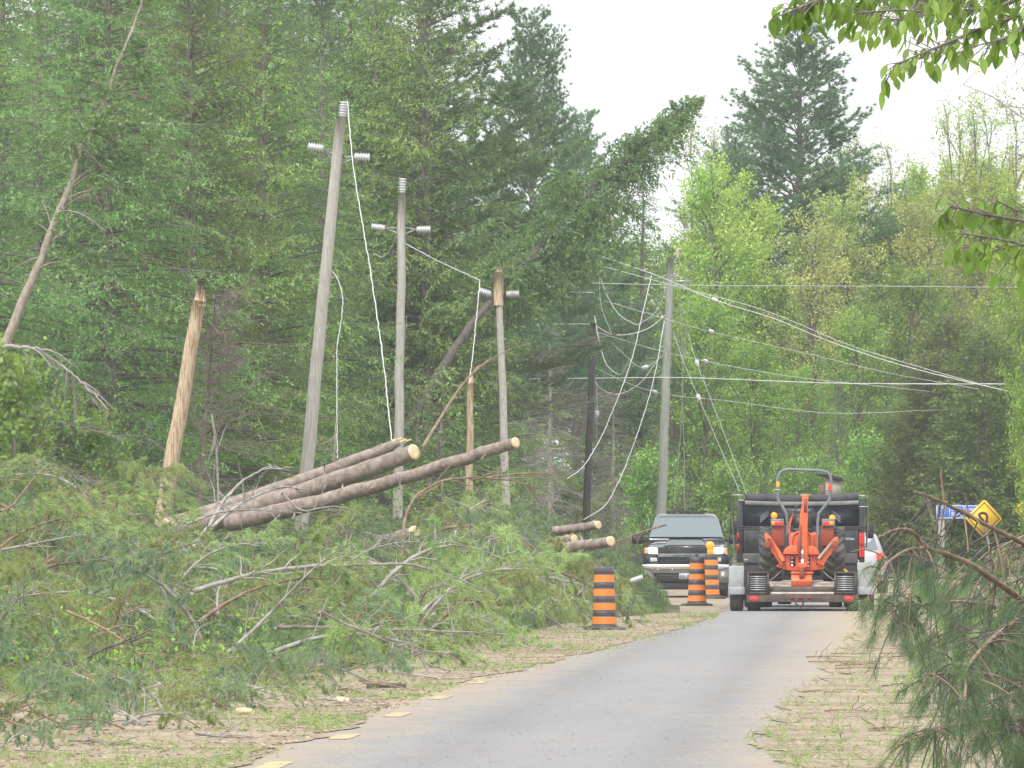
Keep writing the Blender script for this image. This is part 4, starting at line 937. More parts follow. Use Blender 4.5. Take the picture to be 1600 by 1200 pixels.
for s_ in (-1, 1):
    for y in (.6, 1.45): 
        wheel(trailer, s_ * 1.27 - (0 if s_ < 0 else .03), y, .37, .25); wheel(trailer, s_ * .94, y, .37, .25)
    e_ = Acc(); lathe(e_, [(.0, -.03), (.05, -.025), (.055, 0)], k=18, axis='Y'); o = e_.build('tail_lamp', M['redlit'], trailer); o.location = (-.93 if s_ < 0 else .885, -.002, .245); o.scale = (1.6, 1, .75)
for x in (-.20, -.04, .13):
    e_ = Acc(); lathe(e_, [(.0, -.03), (.033, -.025), (.038, 0)], k=14, axis='Y'); o = e_.build('marker_lamp', M['red'], trailer); o.location = (x, -.002, .25)
A_ = Acc(); tube(A_, [(-.14, -.02, .2), (-.12, -.03, .13), (-.05, -.03, .09), (.0, -.03, .12), (.02, -.02, .2)], .02, 6); tube(A_, [(-.04, -.03, .10), (-.02, -.03, .05)], .025, 6); A_.build('chain', M['rust'], trailer)
A_ = Acc(); box(A_, -.48, -.22, .3, 1.0, .13, .21); A_.build('spare_box', M['plastic'], trailer, bevel=.02)
A_ = Acc(); tube(A_, [(-1.0, 1.0, .37), (1.0, 1.0, .37)], .05, 8); tube(A_, [(0, 6.3, .4), (0, 8.2, .5)], .06, 8); A_.build('axle', M['rust'], trailer)

# ---------------------------------------------------------------- orange tractor with backhoe on the trailer
Mw = Matrix.Translation((TX, TY, 0)) @ Matrix.Rotation(-.034, 4, 'Z')
tr = thing('tractor_backhoe', Mw @ Vector((0, 1.1, .56)), -.034, 'orange compact tractor with a folded backhoe and grey roll bar', 'tractor')
def X_(zx): return (zx - 595) / 393
def Z_(zy): return (1130 - zy) / 393 - .56
Y0 = -1.1
for s_, xc in ((-1, -.635), (1, .60)):
    wheel(tr, xc, .55, .51, .42, rim=.5, lugs=20, lugd=.03, rimmat='orangedark', name='rear_wheel')
    wheel(tr, xc * .85, 2.6, .33, .25, rim=.5, lugs=14, lugd=.02, rimmat='orangedark', name='front_wheel')
    xf0, xf1 = (X_(362), X_(455)) if s_ < 0 else (X_(728), X_(828))
    A_ = Acc(); box(A_, xf0, xf1, .0, .04, Z_(640), Z_(490)); box(A_, xf0, xf1, .0, 1.0, Z_(500), Z_(484)); f_ = A_.build('rear_fender', M['orangedark'], tr, bevel=.01)
    xa, xb = (X_(352), X_(452)) if s_ < 0 else (X_(738), X_(838))
    A_ = Acc(); box(A_, xa, xb, -.06, .06, Z_(493), Z_(436)); lm = A_.build('lamp_bracket', M['greysteel'], tr, bevel=.012)
    A_ = Acc(); mid = (xa + xb) / 2; box(A_, mid - .045, mid + .10 if s_ < 0 else mid + .0, -.072, -.061, Z_(484), Z_(456)); box(A_, mid - .1, mid - .05 if s_ < 0 else mid - .05, -.07, -.061, Z_(484), Z_(456)) if s_ > 0 else None
    A_.build('brake_lamp', M['redlit'], lm)
    A_ = Acc(); 
    if s_ < 0: box(A_, mid - .10, mid - .05, -.072, -.061, Z_(484), Z_(456))
    else: box(A_, mid + .01, mid + .10, -.072, -.061, Z_(484), Z_(456))
    A_.build('indicator', M['amber'], lm)
    cx, cz = (X_(378), Z_(411)) if s_ < 0 else (X_(816), Z_(430))
    A_ = Acc(); lathe(A_, [(0, -.05), (.045, -.045), (.062, -.02), (.062, .03)], k=20, axis='Y'); o = A_.build('amber_beacon', M['amberlit'], tr, smooth=True); o.location = (cx, -.02, cz)
    A_ = Acc(); tube(A_, [(cx, 0, cz - .05), (cx, 0, Z_(436))], .012, 6); A_.build('beacon_stem', M['greysteel'], tr)
# roll bar
pts = [(470, 560), (478, 480), (470, 400), (440, 345), (405, 290), (403, 200), (403, 130), (418, 92), (445, 70), (480, 62), (600, 66), (740, 74), (778, 84), (800, 108), (808, 150), (806, 200), (797, 290), (760, 340), (715, 395), (705, 470), (710, 560)]
A_ = Acc(); tube(A_, [(X_(x), .35, Z_(y)) for x, y in pts], .030, 10); A_.build('roll_bar', M['greysteel'], tr, smooth=True)
for (x, y), m_ in (((405, 178), 'amber'), ((798, 195), 'redlit')):
    A_ = Acc(); box(A_, X_(x) - .034, X_(x) + .034, .30, .40, Z_(y) - .055, Z_(y) + .055); A_.build('reflector', M[m_], tr, bevel=.008)
for x in (405, 800):
    A_ = Acc(); box(A_, X_(x) - .075, X_(x) + .075, .31, .39, Z_(222), Z_(212)); A_.build('hinge_bracket', M['galv'], tr)
# seat and steering wheel
A_ = Acc(); loft(A_, [(.40, .20, .17, Z_(535), Z_(410)), (.50, .19, .15, Z_(535), Z_(400))], e=4); A_.build('seat_back', M['seat'], tr, smooth=True)
A_ = Acc(); loft(A_, [(.0, .21, .21, Z_(545), Z_(505)), (.45, .2, .2, Z_(545), Z_(505))], e=4); A_.build('seat', M['seat'], tr, smooth=True)
A_ = Acc(); ct = Vector((0, 1.1, Z_(390))); rr_ = .19
tube(A_, [ct + Vector((rr_ * math.cos(t), .08 * math.sin(t), rr_ * .85 * math.sin(t))) for t in np.linspace(0, 2 * math.pi, 28)], .014, 6, caps=False); tube(A_, [ct + Vector((-rr_, 0, 0)), ct + Vector((rr_, 0, 0))], .01, 5); tube(A_, [ct, ct + Vector((0, .5, -.5))], .03, 6); A_.build('steering_wheel', M['seat'], tr)
A_ = Acc(); tube(A_, [(X_(527), .2, Z_(400)), (X_(505), .2, Z_(440)), (X_(492), .2, Z_(500)), (X_(490), .2, Z_(545))], .022, 8); A_.build('control_arm', M['orange'], tr, smooth=True)
A_ = Acc(); box(A_, -.28, .28, 1.3, 2.9, .35, .95); A_.build('engine_hood', M['orange'], tr, bevel=.08)
A_ = Acc(); box(A_, -.35, .35, 0, 1.4, .10, .5); A_.build('transmission', M['plastic'], tr, bevel=.03)
A_ = Acc(); tube(A_, [(-.6, .55, .50), (.6, .55, .50)], .07, 8); A_.build('rear_axle', M['plastic'], tr)
# backhoe tower
A_ = Acc(); prism(A_, [(X_(495), Z_(700)), (X_(515), Z_(580)), (X_(528), Z_(540)), (X_(560), Z_(528)), (X_(615), Z_(528)), (X_(645), Z_(540)), (X_(655), Z_(580)), (X_(668), Z_(700))], -.30, -.12)
A_.build('boom_guard', M['orange'], tr, bevel=.012)
A_ = Acc(); tube(A_, [(X_(x), -.32, Z_(y)) for x, y in ((500, 700), (512, 600), (525, 555), (555, 535), (600, 532), (635, 540), (655, 565), (662, 620), (668, 700))], .018, 8); A_.build('guard_rim', M['orange'], tr, smooth=True)
A_ = Acc(); V = [(X_(445), Z_(703)), (X_(455), Z_(668)), (X_(480), Z_(645)), (X_(520), Z_(638)), (X_(650), Z_(640)), (X_(690), Z_(650)), (X_(712), Z_(675)), (X_(722), Z_(708))]
prism(A_, V, -.42, -.02); A_.build('fender_shelf', M['orange'], tr, bevel=.01)
A_ = Acc(); prism(A_, [(X_(452), Z_(710)), (X_(705), Z_(712)), (X_(700), Z_(770)), (X_(755), Z_(795)), (X_(755), Z_(815)), (X_(660), Z_(828)), (X_(500), Z_(828)), (X_(398), Z_(800)), (X_(400), Z_(785)), (X_(450), Z_(765))], -.30, -.05); A_.build('main_frame', M['orange'], tr, bevel=.01)
A_ = Acc()
for x in (515, 633):
    for z in (730, 762, 790): lathe(A_, [(.03, -.035), (.035, 0)], c=(X_(x), -.31, Z_(z)), k=12, axis='Y')
A_.build('hydraulic_ports', M['chrome'], tr)
A_ = Acc(); prism(A_, [(X_(500), Z_(722)), (X_(536), Z_(722)), (X_(540), Z_(795)), (X_(500), Z_(795))], -.307, -.298); prism(A_, [(X_(615), Z_(722)), (X_(650), Z_(722)), (X_(648), Z_(795)), (X_(615), Z_(795))], -.307, -.298); A_.build('recess', M['plastic'], tr)
# boom: tall upright column, tapering to the top
A_ = Acc(); prism(A_, [(X_(552), Z_(800)), (X_(566), Z_(560)), (X_(575), Z_(400)), (X_(588), Z_(330)), (X_(590), Z_(255)), (X_(640), Z_(255)), (X_(634), Z_(330)), (X_(634), Z_(400)), (X_(630), Z_(560)), (X_(632), Z_(800))], -.52, -.38); bm = A_.build('boom', M['orange'], tr, bevel=.012)
A_ = Acc(); prism(A_, [(X_(603), Z_(390)), (X_(603), Z_(285)), (X_(628), Z_(285)), (X_(626), Z_(390))], -.525, -.519); A_.build('boom_slot', M['orangedark'], bm)
A_ = Acc(); lathe(A_, [(.028, -.10), (.028, .10)], c=(X_(614), -.45, Z_(262)), k=12, axis='X'); lathe(A_, [(.03, -.13), (.03, .13)], c=(X_(603), -.45, Z_(375)), k=12, axis='X'); A_.build('pivot_pin', M['greysteel'], bm)
A_ = Acc(); tube(A_, [(X_(592), -.56, Z_(780)), (X_(592), -.56, Z_(700))], .036, 12); tube(A_, [(X_(592), -.56, Z_(700)), (X_(595), -.55, Z_(642))], .022, 10); A_.build('boom_cylinder', M['chrome'], tr, smooth=True)
A_ = Acc(); box(A_, X_(560), X_(628), -.60, -.45, Z_(805), Z_(768)); A_.build('cylinder_clevis', M['orange'], tr, bevel=.01)
A_ = Acc(); prism(A_, [(X_(567), Z_(800)), (X_(552), Z_(650)), (X_(570), Z_(480)), (X_(586), Z_(480)), (X_(578), Z_(800))], -.545, -.522); A_.build('boom_side', M['orangedark'], tr)
# bucket
A_ = Acc(); V = []
prof = [(-.34, Z_(832)), (-.62, Z_(850)), (-.74, Z_(900)), (-.70, Z_(945)), (-.50, Z_(962)), (-.34, Z_(955))]
prism(A_, prof, X_(508), X_(665), plane='YZ'); bk = A_.build('bucket', M['orange'], tr, bevel=.02)
A_ = Acc()
for q in range(4): x = X_(520) + q * (X_(645) - X_(520)) / 3; prism(A_, [(-.68, Z_(950)), (-.72, Z_(985)), (-.64, Z_(985)), (-.58, Z_(955))], x - .02, x + .02, plane='YZ')
box(A_, X_(520), X_(655), -.60, -.38, Z_(985), Z_(962)); A_.build('bucket_teeth', M['rust'], bk)
A_ = Acc(); box(A_, X_(568), X_(608), -.76, -.60, Z_(880), Z_(800)); A_.build('bucket_link', M['orangedark'], bk, bevel=.01)
A_ = Acc(); box(A_, X_(505), X_(675), -.66, -.36, Z_(850), Z_(836)); A_.build('bucket_lip', M['orange'], bk, bevel=.006)
# stabilisers
for s_, q in ((-1, [(305, 545), (330, 545), (360, 585), (455, 720), (462, 778), (430, 792), (400, 745), (345, 655), (318, 650)]), (1, [(862, 572), (838, 572), (800, 612), (712, 722), (700, 775), (752, 792), (770, 752), (825, 675), (858, 668)])):
    A_ = Acc(); prism(A_, [(X_(x), Z_(y)) for x, y in (q if s_ < 0 else q[::-1])], -.40, -.28); sb = A_.build('stabiliser', M['orange'], tr, bevel=.01)
    A_ = Acc(); e0, e1 = ((345, 590), (448, 755)) if s_ < 0 else ((822, 612), (712, 735)); tube(A_, [(X_(e0[0]), -.44, Z_(e0[1])), (X_(e1[0]), -.44, Z_(e1[1]))], .028, 10); A_.build('stabiliser_cylinder', M['orange'] if s_ < 0 else M['beige'], sb, smooth=True)
    A_ = Acc(); fx = 333 if s_ < 0 else 835; box(A_, X_(fx) - .06, X_(fx) + .05, -.46, -.26, Z_(655), Z_(600)); A_.build('foot_pad', M['orangedark'], sb, bevel=.01)
    A_ = Acc()
    for (x, y) in (((335, 590), (452, 762)) if s_ < 0 else ((835, 617), (703, 775))): lathe(A_, [(.0, -.03), (.02, -.03), (.02, 0)], c=(X_(x), -.42, Z_(y)), k=10, axis='Y')
    A_.build('pins', M['plastic'], sb)
# tie-down chains and strap
for s_ in (-1, 1):
    A_ = Acc(); x0, x1 = (X_(350), X_(430)) if s_ < 0 else (X_(835), X_(745)); tube(A_, [(x0, -.9, .03), ((x0 + x1) / 2, -.5, .10), (x1, -.1, .20)], .012, 5); A_.build('tie_chain', M['galv'], tr)
A_ = Acc(); tube(A_, [(X_(895), -.8, Z_(815)), (X_(930), -.85, Z_(850)), (X_(960), -.9, Z_(870))], .025, 5); tube(A_, [(X_(940), -.85, Z_(890)), (X_(955), -.9, Z_(845))], .02, 5); tag(A_.build('yellow_strap', mat('yellow_strap', (.65, .45, .05), .6), loc=tuple(tr.location)), 'crumpled yellow ratchet strap on top of the right folded ramp', 'strap')

# ---------------------------------------------------------------- construction barrels
def barrel(label, px, py, rz=0):
    Y = gY(py); root = thing('traffic_barrel', (P(px, py, Y).x, Y, 0), rz, label, 'traffic barrel', 'striped traffic barrels beside the open lane')
    if BAR:
        for ch in BAR: c = ch.copy(); COL.objects.link(c); c.parent = root
        return root
    A_ = Acc(); prof = [(.188, .05), (.186, .10)]; zs = []
    bands = [(.10, .215, 1), (.225, .305, 0), (.32, .43, 1), (.445, .525, 0), (.54, .65, 1), (.665, .745, 0), (.755, .87, 1), (.88, .985, 0)]
    body = Acc(); r = lambda z: .186 - (z - .1) * .044
    prof = [(.20, .05), (.20, .085), (.188, .095)]
    for z0, z1, m_ in bands: prof += [(r(z0) - .006, z0 - .004), (r(z0), z0 + .002), (r(z1), z1 - .002), (r(z1) - .006, z1 + .004)]
    prof += [(.13, 1.0), (.02, 1.0)]
    lathe(body, prof, k=32); o = body.build('barrel_body', M['barrelblack'], root, smooth=False); BAR.append(o)
    for z0, z1, m_ in bands:
        if m_:
            b_ = Acc(); lathe(b_, [(r(z0) + .002, z0 + .003), (r(z1) + .002, z1 - .003)], k=32); b_.ng.clear(); BAR.append(b_.build('orange_band', M['barrelorange'], root, smooth=True))
        else:
            for zz in (z0 - .006, z1 + .001):
                b_ = Acc(); lathe(b_, [(r(zz) + .001, zz - .003), (r(zz) + .001, zz + .007)], k=32); b_.ng.clear(); BAR.append(b_.build('grey_edge', M['greysteel'], root, smooth=True))
    A_ = Acc(); box(A_, -.028, .028, -.02, .02, .99, 1.055); BAR.append(A_.build('handle', M['barrelblack'], root, bevel=.008))
    A_ = Acc(); K = 36; V = []
    for (rr_, z) in ((.19, .07), (.315, .055), (.33, .03), (.32, .005), (.20, .0)):
        for q in range(K): 
            t = 2 * math.pi * q / K; w = 1 + .03 * math.sin(3 * t + 1) + .02 * math.sin(7 * t); V.append((rr_ * w * math.cos(t), rr_ * w * math.sin(t), z + .008 * math.sin(2 * t)))
    A_.quads(V, [[i * K + q, (i + 1) * K + q, (i + 1) * K + (q + 1) % K, i * K + (q + 1) % K] for i in range(4) for q in range(K)])
    BAR.append(A_.build('rubber_base', M['rubber'], root, smooth=True)); return root
BAR = []
M['barrelorange'] = mat('orange_reflective_band', (.86, .22, .03), .5, var=(.62, .20, .06), scale=9, lo=.52, hi=.85)
M['barrelblack'] = mat('black_barrel_plastic', (.045, .045, .052), .55, var=(.09, .085, .085), scale=6)
barrel('nearest striped traffic barrel standing alone at the edge of the brush pile', 944, 985)
barrel('middle traffic barrel with a torn bottom stripe, in front of the pickup grille', 1089, 947, .8)
b3 = barrel('farthest traffic barrel with an amber lamp on top, beside the trailer', 1111, 936, 2.0)
A_ = Acc(); box(A_, -.085, .06, -.05, .05, 1.0, 1.10); lm = A_.build('lamp_battery_box', M['amber'], b3, bevel=.01)
A_ = Acc(); lathe(A_, [(.0, -.05), (.05, -.045), (.085, -.02), (.092, .0), (.085, .02), (.05, .045), (0, .05)], k=24, axis='Y'); o = A_.build('amber_lamp', M['amberlit'], b3, smooth=True); o.location = (-.02, 0, 1.19)
for o in list(b3.children): 
    if o.name.startswith(('amber_lamp', 'lamp_b')): o.rotation_euler = (0, 0, -2.0); o.location = Matrix.Rotation(-2.0, 3, 'Z') @ Vector(o.location)

# ---------------------------------------------------------------- signs
M['signblue'] = mat('sign_blue', (.035, .12, .50), .45, var=(.06, .17, .55), scale=6)
M['signyellow'] = mat('sign_yellow', (.82, .52, .02), .45, var=(.70, .42, .02), scale=6)
M['signblack'] = mat('sign_black', (.02, .02, .02), .6)
M['postgrey'] = mat('pale_sign_post', (.40, .40, .38), .8, var=(.30, .30, .28), scale=8, stretch=(3, 3, .5))
Y = 300.0
bs = thing('blue_sign', (P(1471, 900, Y).x, Y, 0), 0, 'blue road sign with white lettering on a pale wooden post', 'sign')
A_ = Acc(); box(A_, -.09, .09, 0, .12, 0, 2.20); A_.build('post', M['postgrey'], bs, bevel=.01)
def lx(px): return (px - 1471) * Y / FPX
def lz(py): return CAMH - (py - HOR) * Y / FPX
A_ = Acc(); box(A_, lx(1462), lx(1546), -.04, -.005, lz(811), lz(789)); pn = A_.build('sign_panel', M['signblue'], bs, bevel=.01)
A_ = Acc(); t_ = .022
x0, x1, z0, z1 = lx(1463.2), lx(1545), lz(810), lz(790)
box(A_, x0, x1, -.046, -.041, z0, z0 + t_); box(A_, x0, x1, -.046, -.041, z1 - t_, z1); box(A_, x0, x0 + t_, -.046, -.041, z0 + t_, z1 - t_); box(A_, x1 - t_, x1, -.046, -.041, z0 + t_, z1 - t_); xm = lx(1483); box(A_, xm, xm + .016, -.046, -.041, z0 + t_, z1 - t_)
A_.build('border', M['textwhite'], pn)
A_ = Acc(); lathe(A_, [(.055, -.046), (.055, -.041)], c=(lx(1472), 0, lz(801.5)), k=16, axis='Y')
for q in range(6): an = q * math.pi / 3; box(A_, lx(1472) + .08 * math.cos(an) - .014, lx(1472) + .08 * math.cos(an) + .014, -.046, -.041, lz(801.5) + .08 * math.sin(an) - .014, lz(801.5) + .08 * math.sin(an) + .014)
box(A_, lx(1468), lx(1476), -.046, -.041, lz(794.5), lz(793)); A_.build('emblem', M['textwhite'], pn)
text('East Town', 'lettering', .17, M['textwhite'], pn, (lx(1486), -.044, lz(795.5)), align='LEFT'); text('Ranch', 'lettering', .19, M['textwhite'], pn, (lx(1486), -.044, lz(804)), align='LEFT')
def diamond(label, px, py, Y, tilt, side, arrows=True, leanpost=.2):
    root = thing('warning_sign', (P(px, 900, Y).x + leanpost, Y, 0), 0, label, 'sign'); z = CAMH - (py - HOR) * Y / FPX
    A_ = Acc(); tube(A_, [(0, .04, 0), (-leanpost, .03, z)], .035, 8); A_.build('post', M['galv'], root)
    A_ = Acc(); h = side / 2; cr = .05; q = [(-h + cr, -h), (h - cr, -h), (h, -h + cr), (h, h - cr), (h - cr, h), (-h + cr, h), (-h, h - cr), (-h, -h + cr)]
    prism(A_, q, -.012, .0); p_ = A_.build('sign_face', M['signyellow'], root); p_.location = (-leanpost, 0, z); p_.rotation_euler = (R(8), R(tilt), R(6))
    A_ = Acc(); b = h - .06; w = .022
    for (a0, a1, c0, c1) in ((-b, b, -b, -b + w), (-b, b, b - w, b), (-b, -b + w, -b + w, b - w), (b - w, b, -b + w, b - w)): box(A_, a0, a1, -.017, -.013, c0, c1)
    A_.build('border', M['signblack'], p_)
    if arrows:
        A_ = Acc(); c = math.cos(R(-tilt)); s2 = math.sin(R(-tilt))
        pts = [(.0, -.22), (-.02, -.05), (-.12, .04), (-.14, .12), (-.05, .16), (.05, .14), (.10, .05), (.08, -.10)]
        n = 24; L_ = np.array(pts); tt = np.linspace(0, 1, n); xx = np.interp(tt, np.linspace(0, 1, len(pts)), L_[:, 0]); zz = np.interp(tt, np.linspace(0, 1, len(pts)), L_[:, 1]); V = []
        for i in range(n):
            dx, dz = (xx[min(i + 1, n - 1)] - xx[max(i - 1, 0)]), (zz[min(i + 1, n - 1)] - zz[max(i - 1, 0)]); l = math.hypot(dx, dz) + 1e-6; w = .035
            V += [(xx[i] - dz / l * w, -.016, zz[i] + dx / l * w), (xx[i] + dz / l * w, -.016, zz[i] - dx / l * w)]
        A_.quads(V, [[2 * i, 2 * i + 1, 2 * i + 3, 2 * i + 2] for i in range(n - 1)])
        A_.tris([(.0, -.016, -.08), (.16, -.016, -.08), (.08, -.016, -.20)], [[0, 2, 1]])
        ar = A_.build('arrow_symbol', M['signblack'], p_); ar.rotation_euler = (0, R(45), 0)
    return root
diamond('bent yellow diamond warning sign with black border, tilted behind the fallen pine', 1537, 810, 290, -46 + 2, .78, leanpost=.35)
diamond('second yellow warning sign cut by the right edge of the picture', 1607, 796, 290, 45, .60, False, leanpost=.1)
# ---------------------------------------------------------------- brush pile on the left
TOPX = [-250, 0, 60, 120, 180, 230, 290, 350, 420, 520, 640, 740, 830, 890, 940, 990, 1015, 1060]
TOPY = [730, 735, 732, 735, 765, 795, 830, 815, 800, 815, 790, 775, 780, 800, 842, 872, 900, 955]
BOTX = [-250, 0, 150, 300, 420, 560, 640, 720, 800, 880, 960, 1015, 1060]
BOTY = [1092, 1085, 1082, 1068, 1060, 1045, 1030, 1006, 990, 975, 966, 960, 957]
def surf(px, t):
    bot = np.interp(px, BOTX, BOTY); top = np.interp(px, TOPX, TOPY); Yf = FPX * CAMH / (bot - HOR); Yb = np.maximum(196 + np.interp(px, [0, 500, 1060], [-8, -6, 4]), Yf + 6)
    t = np.asarray(t, float); Yy = Yf + (Yb - Yf) * t ** 1.15; py = bot + (top - bot) * t ** .9
    z = CAMH - (py - HOR) * Yy / FPX
    return (px - 800) * Yy / FPX, Yy, np.maximum(z, 0)
nx, nt_ = 90, 40
PX = np.linspace(-250, 1062, nx); V = []
for i in range(nx):
    for j in range(nt_ + 8):
        if j < nt_: x, y, z = surf(PX[i], j / (nt_ - 1)); f = .62
        else: x, y, z = surf(PX[i], 1.0); k_ = (j - nt_ + 1) / 8; y += 10 * k_; x = (PX[i] - 800) * y / FPX; f = .62 * (1 - k_)
        V.append((float(x), float(y), float(z) * f * rng.uniform(.9, 1.02) + .012 - (.05 if j == 0 or j == nt_ + 7 else 0)))
a = Acc(); nt2 = nt_ + 8
a.quads(V, [[i * nt2 + j, (i + 1) * nt2 + j, (i + 1) * nt2 + j + 1, i * nt2 + j + 1] for i in range(nx - 1) for j in range(nt2 - 1)])
tag(a.build('earth_bank', M['floor'], smooth=True), kind='structure')

def make_bough(name, L, foliage, bark, ndl, nw, tl=.55, nsec=11, nn=34, bare=0.0, arch=.3, brown=False):
    root = thing(name, cat='branch'); T, F = Acc(), Acc(); s = np.linspace(0, 1, 9)
    c = np.c_[s * L, .12 * L * np.sin(s * 3 + rng.uniform(0, 3)) * s, arch * L * np.sin(s * math.pi * .9) * .5]; tube(T, c, np.linspace(.020 + .006 * L, .005, 9), 6)
    for i in range(nsec):
        f = .15 + .85 * (i + .5) / nsec; b0 = np.array([np.interp(f, s, c[:, q]) for q in range(3)]); sg = 1 if i % 2 else -1
        d = unit(np.array([.9, sg * rng.uniform(.4, 1.1), rng.normal(.1, .35)])); l = L * .42 * (1.2 - f) * rng.uniform(.6, 1.3) + .15
        s2 = np.linspace(0, 1, 6); p = b0 + d * (l * s2)[:, None] + np.array([0, 0, 1.]) * (.25 * l * np.sin(s2 * 3) - .30 * l * s2 ** 2)[:, None]
        tube(T, p, np.linspace(.008, .003, 6), 4, caps=False)
        if rng.uniform() < bare: continue
        nt3 = max(2, int(l / .085)); ff = np.linspace(.3, 1, nt3); pp = np.stack([np.interp(ff, s2, p[:, q]) for q in range(3)], 1)
        td = unit(d + rng.normal(0, .45, (nt3, 3))); tw = rng.uniform(.05, .22, nt3)
        for q in range(nt3): tube(T, [pp[q], pp[q] + td[q] * tw[q]], [.006, .004], 3, caps=False)
        needles(F, pp + td * tw[:, None] * .7, td, nn, ndl, nw, .55, tl)
    ks = [T.build('branch', M[bark], root)]
    if F.n: ks.append(F.build('needles', M[foliage], root))
    add_tree_kids(root, *ks); return root
B = [make_bough('pine_bough', 2.4, 'bough', 'limb', .15, .0075), make_bough('pine_bough', 1.8, 'boughblue', 'limbbrown', .15, .0075, tl=.9), make_bough('pine_bough', 2.2, 'bough', 'limb', .14, .0075, arch=.5, tl=.7),
     make_bough('pine_bough', 1.6, 'boughbrown', 'limbbrown', .11, .008, nn=30, tl=.8), make_bough('pine_bough', 2.6, 'bough', 'limbbrown', .15, .0075, tl=1.0, nsec=14), make_bough('pine_bough', 2.1, 'boughblue', 'limb', .16, .007, tl=1.2)]
Bbare = [make_bough('bare_branch', 2.6, None, 'limb', .1, .01, bare=1.1, nsec=13, arch=.25), make_bough('bare_branch', 2.0, None, 'limbbrown', .1, .01, bare=1.1, nsec=11, arch=.6), make_bough('bare_branch', 1.5, None, 'dead', .1, .01, bare=1.1, nsec=15)]
def zone(px, t): 
    w = 'far left' if px < 260 else ('middle' if px < 620 else 'right side')
    return w + (' front edge' if t < .33 else (' slope' if t < .7 else ' top'))
HUE = {0: 'mid green', 1: 'short bluish green', 2: 'arched mid green', 3: 'short olive', 4: 'long drooping green', 5: 'drooping bluish green'}
placed = []
for i in range(290):
    px = rng.uniform(-160, 935); t = rng.uniform(.0, 1.0) ** .8 * (1.0 if px < 820 else .8)
    if px > 870 and t < .6: px -= 75
    k = int(rng.choice([0, 1, 2, 3, 4, 5], p=[.22, .15, .2, .16, .17, .10])) if px > 300 else int(rng.choice([0, 1, 2, 3, 4, 5], p=[.14, .13, .13, .38, .12, .10]))
    x, y, z = [float(v) for v in surf(px, t)]
    b = B[k]; lb = HUE[k] + ' pine bough on the ' + zone(px, t) + ' of the brush pile'; gp = HUE[k] + ' boughs in the ' + zone(px, t) + ' of the pile'
    rot = (rng.normal(0, .5), rng.normal(.1, .35), rng.uniform(0, 6.28)); sc = rng.uniform(.75, 1.35) * (1.0 if px < 780 else .5)
    if px > 830 and float(surf(px, t)[1]) < 178: continue
    if px > 780 and t > .55: sc *= .6; t = .5
    x, y, z = [float(v) for v in surf(px, t)]; loc = (x, y, max(.06, z * rng.uniform(.70, .95) - .30 * t))
    sc *= min(1.0, max(.62, y / 165.0))
    if t > .6 and 260 < px < 720: loc = (x, y, max(.06, loc[2] - .35)); rot = (rot[0] * .6, abs(rot[1]) * .6, rot[2])
    if b.name not in used: used.add(b.name); b.location = loc; b.rotation_euler = rot; b.scale = (sc,) * 3; tag(b, lb, 'branch', gp)
    else: copy_thing(b, loc, rot, sc, lb, gp)
BH = ['long pale grey', 'arched brown', 'short dead grey']
for i in range(75):
    px = rng.uniform(-40, 880); t = rng.uniform(.05, 1.0); k = i % 3; x, y, z = [float(v) for v in surf(px, t)]
    lb = BH[k] + ' bare branch on the ' + zone(px, t) + ' of the brush pile'; gp = BH[k] + ' bare branches in the ' + zone(px, t) + ' of the pile'
    rot = (rng.normal(0, .6), rng.normal(.05, .22), rng.uniform(0, 6.28)); sc = rng.uniform(.4, .85) * min(1.0, max(.55, y / 170.0));
    if px > 760 and y < 182: continue
    loc = (x, y, max(.08, z * rng.uniform(.80, 1.0) - .25 * t)); b = Bbare[k]
    if b.name not in used: used.add(b.name); b.location = loc; b.rotation_euler = rot; b.scale = (sc,) * 3; tag(b, lb, 'branch', gp)
    else: copy_thing(b, loc, rot, sc, lb, gp)
# the mass of needles between the boughs
F = [Acc(), Acc(), Acc()]
N_ = 22000; px = rng.uniform(-240, 1035, N_); t = rng.uniform(0, 1, N_) ** .85; x, y, z = surf(px, t)
C = np.c_[x, y, np.maximum(.03, z * rng.uniform(.70, .97, N_))] + rng.normal(0, .06, (N_, 3)); C[:, 2] = np.maximum(C[:, 2], .02)
pat = np.sin(px * .031 + 2 * t) + np.sin(px * .013 + t * 9) + rng.normal(0, .6, N_) - (px < 330) * .5
D = unit(rng.normal(0, 1, (N_, 3)) * [1, 1, .45] + [0, -.2, -.05])
for k, sel in enumerate((pat > .25, (pat <= .25) & (pat > -.9), pat <= -.9)):
    needles(F[k], C[sel], D[sel], 15, .16, .009, .5, .7)
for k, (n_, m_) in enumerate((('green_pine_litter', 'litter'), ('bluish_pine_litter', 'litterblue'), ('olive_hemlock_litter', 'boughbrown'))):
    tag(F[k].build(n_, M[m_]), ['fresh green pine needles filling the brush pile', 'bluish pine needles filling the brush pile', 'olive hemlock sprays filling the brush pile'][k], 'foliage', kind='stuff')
# leafy bright sprigs in the front left of the pile
F_ = Acc(); n = 60
for q in range(n):
    p_ = surf(rng.uniform(0, 420), rng.uniform(0, .35)); c0 = np.array([float(v) for v in p_]); k_ = 34
    c = c0 + rng.normal(0, .16, (k_, 3)) * [1, 1, .7]; c[:, 2] = np.maximum(c[:, 2], .03); leaves(F_, c, unit(rng.normal(0, 1, (k_, 3)) - [0, 0, .8]), .075, .04, .3)
tag(F_.build('leafy_sprigs', M['green']), 'bright green leafy sprigs poking out of the front left of the brush pile', 'foliage', kind='stuff')

